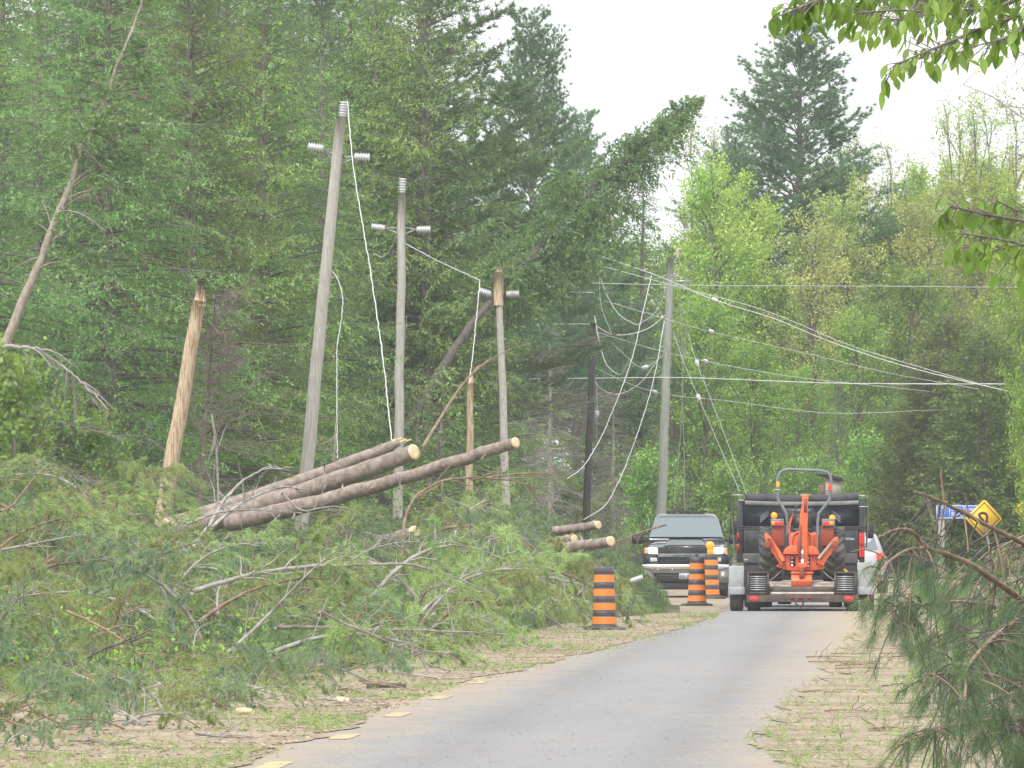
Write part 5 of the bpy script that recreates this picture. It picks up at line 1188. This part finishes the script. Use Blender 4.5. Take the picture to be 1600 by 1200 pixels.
# ---- named limbs that show in the photograph
def limb(name, px_pts, Y0, Y1, r0, r1, label, m_='limb', twigs=8, tl=.5, hang=0.0):
    o = np.array(P(*px_pts[0], Y0)); n = len(px_pts); pts = np.array([tuple(P(x_, y_, Y0 + (Y1 - Y0) * i / (n - 1))) for i, (x_, y_) in enumerate(px_pts)]) - o
    u = np.linspace(0, 1, n); uu = np.linspace(0, 1, 6 * n); c = np.stack([np.interp(uu, u, pts[:, q]) for q in range(3)], 1)
    ker = np.array([1, 2, 3, 2, 1]) / 9; c2 = c.copy()
    for q in range(3): c2[2:-2, q] = np.convolve(c[:, q], ker, 'valid')
    c2 += rng.normal(0, r0 * .12, c2.shape); A_ = Acc(); tube(A_, c2, r0 + (r1 - r0) * uu, 8)
    for q in range(twigs):
        f = rng.uniform(.2, .98); k_ = int(f * (len(uu) - 2)); ax = unit(c2[k_ + 1] - c2[k_]); d = unit(ax * .8 + rng.normal(0, .6, 3) - [0, 0, hang]); l = tl * rng.uniform(.4, 1.3); s_ = np.linspace(0, 1, 5)
        p_ = c2[k_] + d * (l * s_)[:, None] + rng.normal(0, .012, (5, 3)) - np.array([0, 0, hang * .5 * l]) * (s_ ** 2)[:, None]; tube(A_, p_, np.linspace(max(r1, r0 * .4), .004, 5), 4, caps=False)
    ob = A_.build(name, M[m_], loc=tuple(o), smooth=True); tag(ob, label, 'branch'); return ob
LB = [
 ([(300, 925), (340, 912), (400, 895), (480, 884), (560, 883), (640, 880), (700, 898), (775, 930)], 128, 132, .034, .008, 'long pale limb stretching right across the middle of the brush pile', 'limb'),
 ([(430, 980), (500, 980), (560, 984), (640, 984), (720, 987), (795, 991)], 118, 122, .024, .006, 'straight pale limb low in the brush pile pointing at the road', 'limb'),
 ([(500, 955), (540, 975), (600, 1000), (640, 1015), (700, 1020)], 112, 114, .018, .005, 'thin grey limb just below the straight pale limb', 'limb'),
 ([(655, 888), (655, 858), (672, 835), (705, 822), (760, 822), (800, 835), (840, 862), (870, 892)], 160, 162, .040, .010, 'dark brown limb arching like a hoop right of the pile centre', 'limbbrown'),
 ([(628, 880), (632, 810), (648, 775), (690, 750), (740, 745), (800, 750), (860, 770)], 168, 170, .03, .008, 'tan branch rising and bending right behind the hoop shaped limb', 'limbbrown'),
 ([(700, 880), (712, 830), (735, 795), (760, 780)], 166, 168, .028, .008, 'short upright tan branch right of the hoop shaped limb', 'limb'),
 ([(660, 700), (690, 650), (715, 610), (745, 575), (790, 548), (832, 535)], 200, 206, .035, .006, 'long curved pale branch rising above the longest log', 'limbbrown'),
 ([(735, 750), (790, 742), (840, 738), (880, 745), (900, 765)], 175, 178, .02, .005, 'thin brown branch bending over below the cut log end', 'limbbrown'),
 ([(300, 860), (330, 815), (350, 780), (380, 750), (420, 728), (452, 735)], 165, 170, .035, .008, 'pale forked branch left of the logs', 'limb'),
 ([(330, 825), (370, 790), (410, 770), (440, 760), (480, 765)], 163, 166, .03, .008, 'second pale forked branch left of the logs', 'limb'),
 ([(290, 820), (340, 800), (400, 795), (450, 800)], 158, 160, .022, .006, 'pale twig spreading over the middle of the pile', 'limb'),
 ([(0, 860), (50, 850), (90, 842), (130, 835)], 140, 141, .02, .006, 'grey twig at the far left halfway up the pile', 'limb'),
 ([(105, 955), (150, 975), (185, 995), (215, 1020), (250, 1035)], 104, 103, .018, .006, 'tan peeled branch slanting down in the left front of the pile', 'limbbrown'),
 ([(70, 1055), (120, 1035), (170, 1010), (215, 1000), (240, 985)], 100, 102, .022, .006, 'dark branch low in the left front of the pile', 'barkdark'),
 ([(0, 800), (20, 790), (50, 750), (80, 720)], 150, 152, .02, .006, 'brown twig rising at the far left of the pile', 'limbbrown'),
 ([(440, 770), (470, 800), (520, 790), (580, 800)], 172, 172, .02, .006, 'thin branch under the logs', 'dead'),
 ([(870, 940), (905, 925), (930, 905), (960, 900), (990, 912)], 170, 172, .018, .006, 'thin brown branch arching behind the nearest barrel', 'limbbrown'),
 ([(862, 938), (885, 942), (920, 941)], 168, 168, .035, .03, 'short pale limb lying left of the nearest barrel', 'limb'),
 ([(1040, 820), (1000, 832), (965, 845), (930, 860)], 195, 190, .022, .008, 'tan branch reaching toward the pickup mirror', 'limbbrown'),
 ([(330, 645), (338, 690), (340, 740), (342, 790)], 205, 205, .025, .02, 'thin dead stem standing right of the broken pole stump', 'dead'),
 ([(525, 660), (523, 700), (524, 735)], 212, 212, .02, .01, 'thin dead stem standing behind the logs', 'dead'),
]
for p_, y0, y1, r0, r1, lb, m_ in LB: limb('fallen_limb', p_, y0, y1, r0, r1, lb, m_, twigs=9 if r0 < .03 else 14)
# litter branches on the verge
for q in range(26):
    px = rng.uniform(0, 700); f = rng.uniform(0, 1); py = np.interp(px, BOTX, BOTY) + 8 + f * (np.interp(px, [0, 300, 450, 700], [95, 90, 60, 22])); Y = gY(py); dx = rng.uniform(30, 90)
    limb('fallen_twig', [(px, py - rng.uniform(2, 14)), (px + dx * .5, py - rng.uniform(0, 12)), (px + dx, py - rng.uniform(0, 5))], Y, Y + rng.normal(0, .4), .012, .004, 'thin bare twig lying on the debris between the brush pile and the road', ['limb', 'limbbrown', 'dead'][q % 3], twigs=5, tl=.25)['group'] = 'thin twigs on the roadside debris'
for q in range(64):
    px = rng.uniform(-10, 640) if q < 30 else rng.uniform(-10, 400); py = np.interp(px, BOTX, BOTY) + rng.uniform(0, 95) * (1 - px / 820); Y = gY(py); k = int(rng.choice([0, 1, 3, 5])); 
    copy_thing(B[k], ((px - 800) * Y / FPX, Y, .05), (rng.normal(0, .2), rng.normal(.0, .12), rng.uniform(0, 6.28)), rng.uniform(.22, .48), 'small ' + HUE[k] + ' bough lying loose on the debris beside the road', 'small loose ' + HUE[k] + ' boughs on the debris')
for q, (px, py, w, m_) in enumerate([(573, 1077, 62, 'barkdark'), (522, 1101, 22, 'cut'), (60, 1066, 34, 'strip'), (370, 1118, 26, 'cut'), (210, 1048, 20, 'limb'), (260, 1058, 40, 'strip'), (105, 1135, 40, 'limb')]):
    Y = gY(py); A_ = Acc(); L = w * Y / FPX; tube(A_, [(0, 0, .03), (L * .5, rng.normal(0, .05), .035), (L, rng.normal(0, .1), .03)], [.03, .028, .02], 8)
    ob = A_.build('wood_chunk', M[m_]); ob.location = ((px - 800) * Y / FPX, Y, .008); tag(ob, ['dark bark-covered stick lying near the yellow line dashes', 'pale split chunk of wood near the yellow line dashes', 'orange peeled stick at the front left of the pile', 'pale broken wood chunk on the debris left of the lowest dash', 'small upright pale stub in the pile front', 'peeled tan stick leaning on the pile front', 'pale peeled limb lying on the debris at far left'][q], 'wood chunk')
# chips, needles and straw scattered over the verges
F_, G_ = Acc(), Acc(); n = 26000
pxs = rng.uniform(-30, 1120, n); bot = np.interp(pxs, BOTX, BOTY); lim = np.interp(pxs, [0, 300, 450, 560, 700, 900, 1000, 1120], [1230, 1220, 1165, 1125, 1075, 1022, 1000, 962]); pys = bot + (lim - bot) * rng.uniform(-.1, 1.0, n) + np.abs(rng.normal(0, 5, n))
ok = pys > 905; pxs, pys = pxs[ok], pys[ok]; Ys = FPX * CAMH / (pys - HOR); C = np.c_[(pxs - 800) * Ys / FPX, Ys, np.full(len(Ys), .014)]
h_ = len(C) // 2; D = unit(rng.normal(0, 1, (len(C), 3)) * [1, 1, .12]); leaves(F_, C[:h_], D[:h_], .06, .011, .8); 
leaves(F_, C[h_:h_ + h_ // 2], D[h_:h_ + h_ // 2], .05, .014, .5); kk_ = C[h_ + h_ // 2:]; pt_ = (np.sin(kk_[:, 0] * 2.1 + np.sin(kk_[:, 1] * .5) * 2) + np.sin(kk_[:, 1] * .33 + kk_[:, 0]) + rng.normal(0, .5, len(kk_))) > .35; needles(G_, kk_[pt_], D[h_ + h_ // 2:][pt_] + [0, 0, .2], 7, .10, .006, .5, 0)
n = 14000; v = rng.uniform(0, 1, n); pys = 905 + 300 * v ** 1.3; ex = np.interp(pys, [905, 965, 990, 1010, 1035, 1058, 1090, 1125, 1160, 1200], [1382, 1368, 1335, 1330, 1290, 1290, 1240, 1215, 1180, 1235]); pxs = ex + rng.uniform(-15, 260, n)
Ys = FPX * CAMH / (pys - HOR); C = np.c_[(pxs - 800) * Ys / FPX, Ys, np.full(n, .014)]; D = unit(rng.normal(0, 1, (n, 3)) * [1, 1, .15]); leaves(F_, C[:9000], D[:9000], .06, .010, .8); needles(G_, C[12700:], D[12700:] + [0, 0, .3], 6, .12, .006, .5, 0)
M['straw'] = leafmat('straw_chip', (.24, .16, .10), (.50, .40, .27), trans=.1, nscale=3)
tag(F_.build('wood_chips', M['straw']), 'tan chips, bark and straw scattered over both verges', 'debris', kind='stuff')
tag(G_.build('fallen_needles', M['bough']), 'green needles scattered over both verges', 'debris', kind='stuff')
# sparse crumbs on the asphalt
F_ = Acc(); n = 2500; pys = rng.uniform(955, 1210, n); Ys = FPX * CAMH / (pys - HOR); xs = roadx(Ys) + 3.4 * rng.uniform(0, 1, n) ** 1.0; C = np.c_[xs, Ys, np.full(n, .006)]; leaves(F_, C, unit(rng.normal(0, 1, (n, 3)) * [1, 1, .05]), .04, .012, .9)
tag(F_.build('road_crumbs', M['straw']), 'small wood crumbs sprinkled on the asphalt', 'debris', kind='stuff')
# grass beyond the truck at right and behind the right verge
F_ = Acc(); n = 9000; Ys = rng.uniform(100, 345, n); xs = roadx(Ys) + 5.2 + rng.uniform(0, 9, n); ok = (Ys < 255) | (Ys > 301); C = np.c_[xs, Ys, np.zeros(n)][ok]; needles(F_, C, np.repeat([[0, 0, 1.0]], len(C), 0), 9, .32, .016, .35, 0)
tag(F_.build('grass', M['grass']), 'green grass along the right verge and beyond the bend', 'grass', kind='stuff')

# ---------------------------------------------------------------- logs
def log(name, e0, e1, Y0, Y1, r0, r1, label, splint=False, stubs=6):
    p0, p1 = P(*e0, Y0), P(*e1, Y1); root = thing(name, p0, label=label, cat='log'); d = p1 - p0; n = 26; A_ = Acc(); L = d.length
    c = np.array([tuple(d * (i / (n - 1))) for i in range(n)]) + rng.normal(0, .008, (n, 3)); c[:, 2] -= .03 * L * .3 * np.sin(np.linspace(0, math.pi, n)); tube(A_, c, np.linspace(r0, r1, n) * rng.uniform(.97, 1.03, n), 18, caps=False)
    for q in range(stubs):
        k_ = int(rng.uniform(2, n - 2)); v = unit(rng.normal(0, 1, 3) * [.6, .8, 1] + np.array(d.normalized()) * .2); tube(A_, [c[k_] + v * r0 * .8, c[k_] + v * (r0 + rng.uniform(.05, .22))], [.025, .012], 6)
    A_.build('bark', M['logbark'], root, smooth=True)
    for nm, cc, rr_, dd in (('cut_end', c[-1], r1, d.normalized()), ('cut_end', c[0], r0, -d.normalized())):
        B_ = Acc(); lathe(B_, [(rr_ * .985, -.03), (rr_ * .985, .004), (rr_ * .6, .012), (0.0, .014)], k=20); o = B_.build(nm, M['cut'], root); o.location = cc; o.rotation_euler = dd.to_track_quat('Z', 'Y').to_euler()
        if splint and nm == 'cut_end' and rr_ == r1:
            for q in range(5):
                v = Vector(rng.normal(0, .5, 3)) * r1; C_ = Acc(); tube(C_, [Vector(cc) + v - dd * .1, Vector(cc) + v * .9 + dd * rng.uniform(.1, .3)], [.04, .008], 4); C_.build('splinter', M['cut'], root)
    return root
log('cut_log', (360, 818), (805, 691), 182, 176, .155, .095, 'longest slanting log with a clean round cut end pointing right', stubs=14)
log('cut_log', (225, 845), (645, 707), 188, 183, .21, .145, 'thick slanting log in the middle of the three raised logs', stubs=10)
log('cut_log', (260, 822), (622, 692), 188, 190, .15, .085, 'uppermost slanting log with a splintered yellow end', splint=True)
log('cut_log', (500, 868), (648, 832), 185, 182, .13, .12, 'pale log half buried under branches below the raised logs', stubs=4)
log('cut_log', (850, 857), (954, 846), 186, 184, .115, .095, 'pale short log lying left of the pickup mirror', stubs=3)
log('cut_log', (840, 850), (898, 841), 188, 187, .085, .08, 'short brown log above the pale short log', stubs=2)
log('cut_log', (866, 829), (934, 820), 190, 189, .08, .08, 'topmost short pale log at the foot of the dark pole', stubs=2)
log('cut_log', (690, 905), (770, 884), 166, 166, .08, .075, 'reddish log stub half hidden low in the pile', stubs=2)
insr = thing('fallen_insulator', P(985, 908, 172), label='grey ribbed insulator lying in the branches left of the pickup bumper', cat='insulator'); insulator(insr, (0, 0, 0), (1, 0, .35), .22, .045)

# ---------------------------------------------------------------- fallen pine on the right
def fallen_pine():
    Y = 58.0; root = thing('fallen_pine', (P(1780, 985, Y).x, Y, 0), label='fallen white pine top with long needle tufts and brown limbs at the right edge', cat='tree'); o = np.array(root.location)
    F = Acc(); hub = ((1780, 985), 59)
    limbs = [([(1720, 905), (1600, 850), (1540, 820), (1475, 785), (1430, 768)], 58, 55, .020, .007, .15), ([(1475, 785), (1471, 755), (1470, 730)], 56, 56, .008, .004, 0),
             ([(1720, 1010), (1600, 942), (1560, 910), (1500, 872), (1440, 853), (1400, 866), (1370, 900)], 57, 53, .026, .006, .7), ([(1447, 855), (1425, 828), (1400, 826), (1372, 840)], 54, 53, .012, .004, .3),
             ([(1720, 930), (1600, 962), (1545, 1000), (1510, 1040), (1508, 1090)], 56, 52, .022, .007, 1), ([(1740, 960), (1590, 952), (1500, 938), (1420, 945), (1390, 955)], 60, 56, .018, .004, 1),
             ([(1700, 1080), (1600, 1060), (1500, 1050), (1440, 1055)], 56, 52, .014, .004, 1), ([(1720, 860), (1600, 900), (1560, 920), (1545, 890), (1548, 850)], 61, 60, .016, .006, .2),
             ([(1700, 1150), (1580, 1120), (1500, 1130), (1440, 1150), (1400, 1165)], 55, 52, .014, .005, 1), ([(1640, 880), (1590, 850), (1560, 870), (1520, 920)], 60, 58, .012, .004, .6),
             ([(1700, 800), (1620, 830), (1570, 850), (1540, 872)], 64, 62, .016, .004, .3)]
    tips = []; accs = []; lines = []
    for li, (pts, y0, y1, r0, r1, fol) in enumerate(limbs):
        T = Acc(); accs.append(T)
        n = len(pts); c = np.array([tuple(P(x_, y_, y0 + (y1 - y0) * i / (n - 1))) for i, (x_, y_) in enumerate(pts)]) - o
        if pts[0][0] > 1600: c = np.vstack([np.array(P(*hub[0], hub[1])) - o, c]); n += 1
        u = np.linspace(0, 1, n); uu = np.linspace(0, 1, 7 * n)
        c = np.stack([np.interp(uu, u, c[:, q]) for q in range(3)], 1); c2 = c.copy(); ker = np.ones(7) / 7
        for q in range(3): c2[3:-3, q] = np.convolve(c[:, q], ker, 'valid')
        c2 += rng.normal(0, .0015, c2.shape); tube(T, c2, r0 + (r1 - r0) * uu, 9); lines.append(c2)
        L = np.linalg.norm(np.diff(c, axis=0), axis=1).sum()
        for q in range(int(L * (10 if fol > .5 else 5.5))):
            f = rng.uniform(.05, 1); k_ = int(f * (len(uu) - 2)); ax = unit(c2[k_ + 1] - c2[k_]); l = rng.uniform(.08, .36); d = unit(ax * .7 + rng.normal(0, .6, 3) + [0, 0, -.15]); s_ = np.linspace(0, 1, 6)
            p_ = c2[k_] + d * (l * s_)[:, None] - np.array([0, 0, .45]) * (l * s_ ** 2)[:, None]; tube(T, p_, np.linspace(.005, .003, 6), 5, m=int(rng.uniform() < .6), caps=False)
            if rng.uniform() < fol and p_[-1][2] + o[2] < CAMH - .15: tips.append((p_[-1], unit(p_[-1] - p_[-2])))
    n = 300; px = 1350 + 370 * rng.uniform(0, 1, n) ** .62; lo = np.interp(px, [1350, 1400, 1450, 1500, 1720], [900, 880, 905, 950, 960]); hi = np.interp(px, [1350, 1400, 1450, 1500, 1600, 1720], [930, 1000, 1100, 1180, 1270, 1300]); py = rng.uniform(lo, hi); Yq = rng.uniform(54, 60, n)
    C = np.array([tuple(P(a_, b_, c_)) for a_, b_, c_ in zip(px, py, Yq)]) - o
    allp = np.concatenate(lines); own = np.concatenate([[i] * len(l_) for i, l_ in enumerate(lines)])
    for q in range(n):
        k_ = np.argmin(((allp - C[q] - [.15, 0, .12]) ** 2).sum(1)); b0 = allp[k_]; v = C[q] - b0; s_ = np.linspace(0, 1, 7); p_ = b0 + v * s_[:, None] + np.array([rng.normal(0, .06), 0, rng.normal(.05, .08)]) * (np.sin(s_ * math.pi) * min(1, np.linalg.norm(v)))[:, None]
        tube(accs[own[k_]], p_ + rng.normal(0, .012, (7, 3)) * np.array([0, 1, 1, 1, 1, 1, 0])[:, None], np.linspace(.0048, .0028, 7), 5, m=1, caps=False); tips.append((C[q], unit(p_[-1] - p_[-2]) * .5 + [0, 0, -.5]))
    C = np.array([t_[0] for t_ in tips]); D = unit(np.array([t_[1] for t_ in tips]))
    sc = rng.uniform(.7, 1.2, len(C))
    for rep in (0, .04, .08):
        for lo_, hi_ in ((.7, .95), (.95, 1.2)):
            k_ = (sc >= lo_) & (sc < hi_); needles(F, C[k_] - D[k_] * rep, D[k_] - [0, 0, .1], 24, .10 * (lo_ + hi_) / 2, .0026, .6, .25)
    tk = Acc(); tube(tk, [P(2500, 1226, 66) - Vector(o), P(2150, 1075, 64) - Vector(o), P(1960, 1020, 62) - Vector(o), P(1780, 985, 59) - Vector(o), P(1720, 955, 58) - Vector(o)], [.16, .14, .11, .08, .05], 12); tk.build('trunk', M['bark'], root)
    for T in accs: T.build('limb', [M['limbbrown'], M['barkdark']], root, smooth=True)
    F.build('needles', M['boughfront'], root)
M['boughfront'] = leafmat('long_pine_needle', (.075, .145, .065), (.155, .24, .095), nscale=2.5)
fallen_pine()
for q, (px, py, Y) in enumerate([(1560, 905, 84), (1590, 885, 88), (1520, 960, 86), (1560, 970, 78), (1620, 920, 80), (1540, 1000, 80), (1590, 1010, 74), (1540, 1050, 76), (1580, 1090, 72), (1640, 950, 86), (1620, 1060, 74)]):
    p_ = P(px, py, Y); copy_thing(B[[0, 5, 1, 2][q % 4]], (p_.x, Y, max(.15, p_.z)), (rng.normal(0, .4), rng.normal(.1, .4), rng.uniform(0, 6.3)), rng.uniform(.2, .36), 'green pine bough tangled behind the fallen pine at the right edge', 'boughs tangled behind the fallen pine on the right')
for q in range(24):
    px = rng.uniform(1230, 1460); py = rng.uniform(1000, 1150); Y = gY(py)
    limb('fallen_twig', [(px, py - 3), (px + 30, py - rng.uniform(0, 10)), (px + rng.uniform(50, 90), py - 2)], Y, Y + rng.normal(0, .3), .010, .003, 'thin brown twig lying on the straw beside the right road edge', 'limbbrown', twigs=5, tl=.25)['group'] = 'thin twigs beside the right road edge'

# ---------------------------------------------------------------- beech overhanging from the right, close to the camera
def beech():
    Y = 31.0; root = thing('beech_tree', (3.1, 33.5, 0), label='beech with large fresh leaves hanging into the picture at the upper right', cat='tree'); o = np.array(root.location)
    A_ = Acc(); tube(A_, [(0, 0, 0), (-.03, 0, 1.5), (.02, 0, 3.2), (.05, .0, 5)], [.12, .10, .08, .05], 12); A_.build('trunk', M['bark'], root)
    T, F = Acc(), Acc(); s = Y / FPX
    def leaf(c, d, L):
        up = unit(rng.normal(0, 1, 3)); S = unit(np.cross(d, up)); Nn = unit(np.cross(S, d)); W = L * .27; pts = []
        rows = [(0, 0), (.18, .7), (.42, 1.0), (.68, .75), (.86, .35), (1, 0)]; V = []
        for t, w in rows: 
            b = c + d * L * t - np.array([0, 0, .12 * L]) * t * t
            V += [b - S * W * w + Nn * W * w * .28, b, b + S * W * w + Nn * W * w * .28]
        F.quads(V, [[3 * i, 3 * i + 3, 3 * i + 4, 3 * i + 1] for i in range(5)] + [[3 * i + 1, 3 * i + 4, 3 * i + 5, 3 * i + 2] for i in range(5)])
    br = [([(1900, -30), (1700, -30), (1500, -25), (1380, -12), (1290, -5), (1240, 15)], .010), ([(1700, -10), (1600, 20), (1530, 45), (1460, 75), (1400, 100)], .008), ([(1640, -20), (1560, 10), (1480, 20), (1400, 15), (1340, 20)], .007), ([(1750, -60), (1640, 0), (1600, 40), (1570, 60), (1510, 75)], .007),
          ([(1560, -25), (1500, 0), (1440, 25), (1395, 30)], .006), ([(1900, 380), (1700, 360), (1600, 345), (1540, 335), (1485, 322)], .008), ([(1750, 400), (1640, 392), (1570, 375), (1505, 365)], .007), ([(1720, 320), (1640, 325), (1590, 330), (1555, 312)], .006), ([(1680, 400), (1620, 400), (1560, 385), (1530, 378)], .006),
          ([(1700, -40), (1620, -20), (1560, -10), (1500, -5), (1440, -8)], .006), ([(1450, -20), (1380, 2), (1330, 5), (1300, 12)], .005)]
    dens = [3.4, 3.2, 3.4, 3.6, 3.0, 2.6, 2.6, 2.4, 2.6, 3.6, 2.6]
    for (pts, r), dn in zip(br, dens):
        n = len(pts); Yb = Y + rng.uniform(-.8, .8); c = np.array([tuple(P(x_, y_, Yb + .3 * math.sin(i))) for i, (x_, y_) in enumerate(pts)]) - o; u = np.linspace(0, 1, n); uu = np.linspace(0, 1, 5 * n); c = np.stack([np.interp(uu, u, c[:, q]) for q in range(3)], 1); tube(T, c, r + (.002 - r) * uu, 7)
        L = abs(pts[0][0] - pts[-1][0]) * s
        for q in range(int(L * 44 * dn)):
            f = rng.uniform(.05, 1) ** .8 if q > 3 else 1; b0 = np.array([np.interp(f, uu, c[:, w]) for w in range(3)]); 
            if (b0[0] + o[0]) / Yb * FPX + 800 > 1660: continue
            d0 = unit(np.array([-.5, rng.normal(0, .5), rng.normal(-.35, .4)])); l = rng.uniform(.0, .10); tube(T, [b0, b0 + d0 * l], [.002, .0012], 4, caps=False)
            leaf(b0 + d0 * l, unit(np.array([rng.normal(-.15, .45), rng.normal(0, .35), -1.0 + rng.normal(0, .35)])), rng.uniform(.03, .058))
    # limbs joining the sprays to the trunk
    for e in (P(1900, -30, Y), P(1900, 380, Y), P(1750, -60, Y), P(1750, 400, Y), P(1700, 320, Y)): v = np.array(e) - o; tube(T, [(0, 0, v[2] - .5), v * [.6, .6, 1] - [0, 0, .1], v], [.03, .02, .008], 7)
    T.build('branches', M['bark'], root, smooth=True); F.build('leaves', M['beech'], root)
beech()
# fine budding twigs of a tree off to the right
rt = thing('budding_tree', (P(1800, 0, 150).x, 150, 0), label='thin budding twigs reaching in from the upper right edge against the sky', cat='tree'); o = np.array(rt.location); T, F_ = Acc(), Acc()
tube(T, [(0, 0, 0), (.2, 0, 4), (.1, 0, 10)], [.12, .09, .04], 9)
for pts in ([(1810, 260), (1700, 230), (1600, 185), (1550, 150), (1505, 132)], [(1800, 180), (1700, 175), (1620, 170), (1560, 165)], [(1800, 120), (1700, 110), (1620, 95), (1575, 70)], [(1800, 330), (1680, 300), (1620, 260), (1585, 235)]):
    c = np.array([tuple(P(x_, y_, 150 + .3 * i)) for i, (x_, y_) in enumerate(pts)]) - o; tube(T, c, np.linspace(.022, .005, len(c)), 5)
    for q in range(26):
        f = rng.uniform(.2, 1); k_ = f * (len(c) - 1); b0 = np.array([np.interp(k_, range(len(c)), c[:, w]) for w in range(3)]); e = b0 + rng.normal(0, .22, 3) + [-.1, 0, .02]; tube(T, [b0, e], [.006, .003], 3, caps=False)
        cc = e + rng.normal(0, .05, (7, 3)); leaves(F_, cc, unit(rng.normal(0, 1, (7, 3))), .05, .035, .3)
T.build('trunk', M['dead'], rt); F_.build('crown', M['yellow'], rt)

# ---------------------------------------------------------------- haze
if HAZE:
    a = Acc(); box(a, -60, 60, -8, 470, -1.2, 34)
    hm = bpy.data.materials.new('haze'); hm.use_nodes = True; nt = hm.node_tree; nt.nodes.clear(); ho = nt.nodes.new('ShaderNodeOutputMaterial'); pv = nt.nodes.new('ShaderNodeVolumePrincipled')
    pv.inputs['Color'].default_value = (.95, .97, 1, 1); pv.inputs['Density'].default_value = HAZE; pv.inputs['Anisotropy'].default_value = 0.2
    nt.links.new(pv.outputs[0], ho.inputs['Volume']); tag(a.build('haze', hm), 'thin pale summer haze', 'haze', kind='stuff')
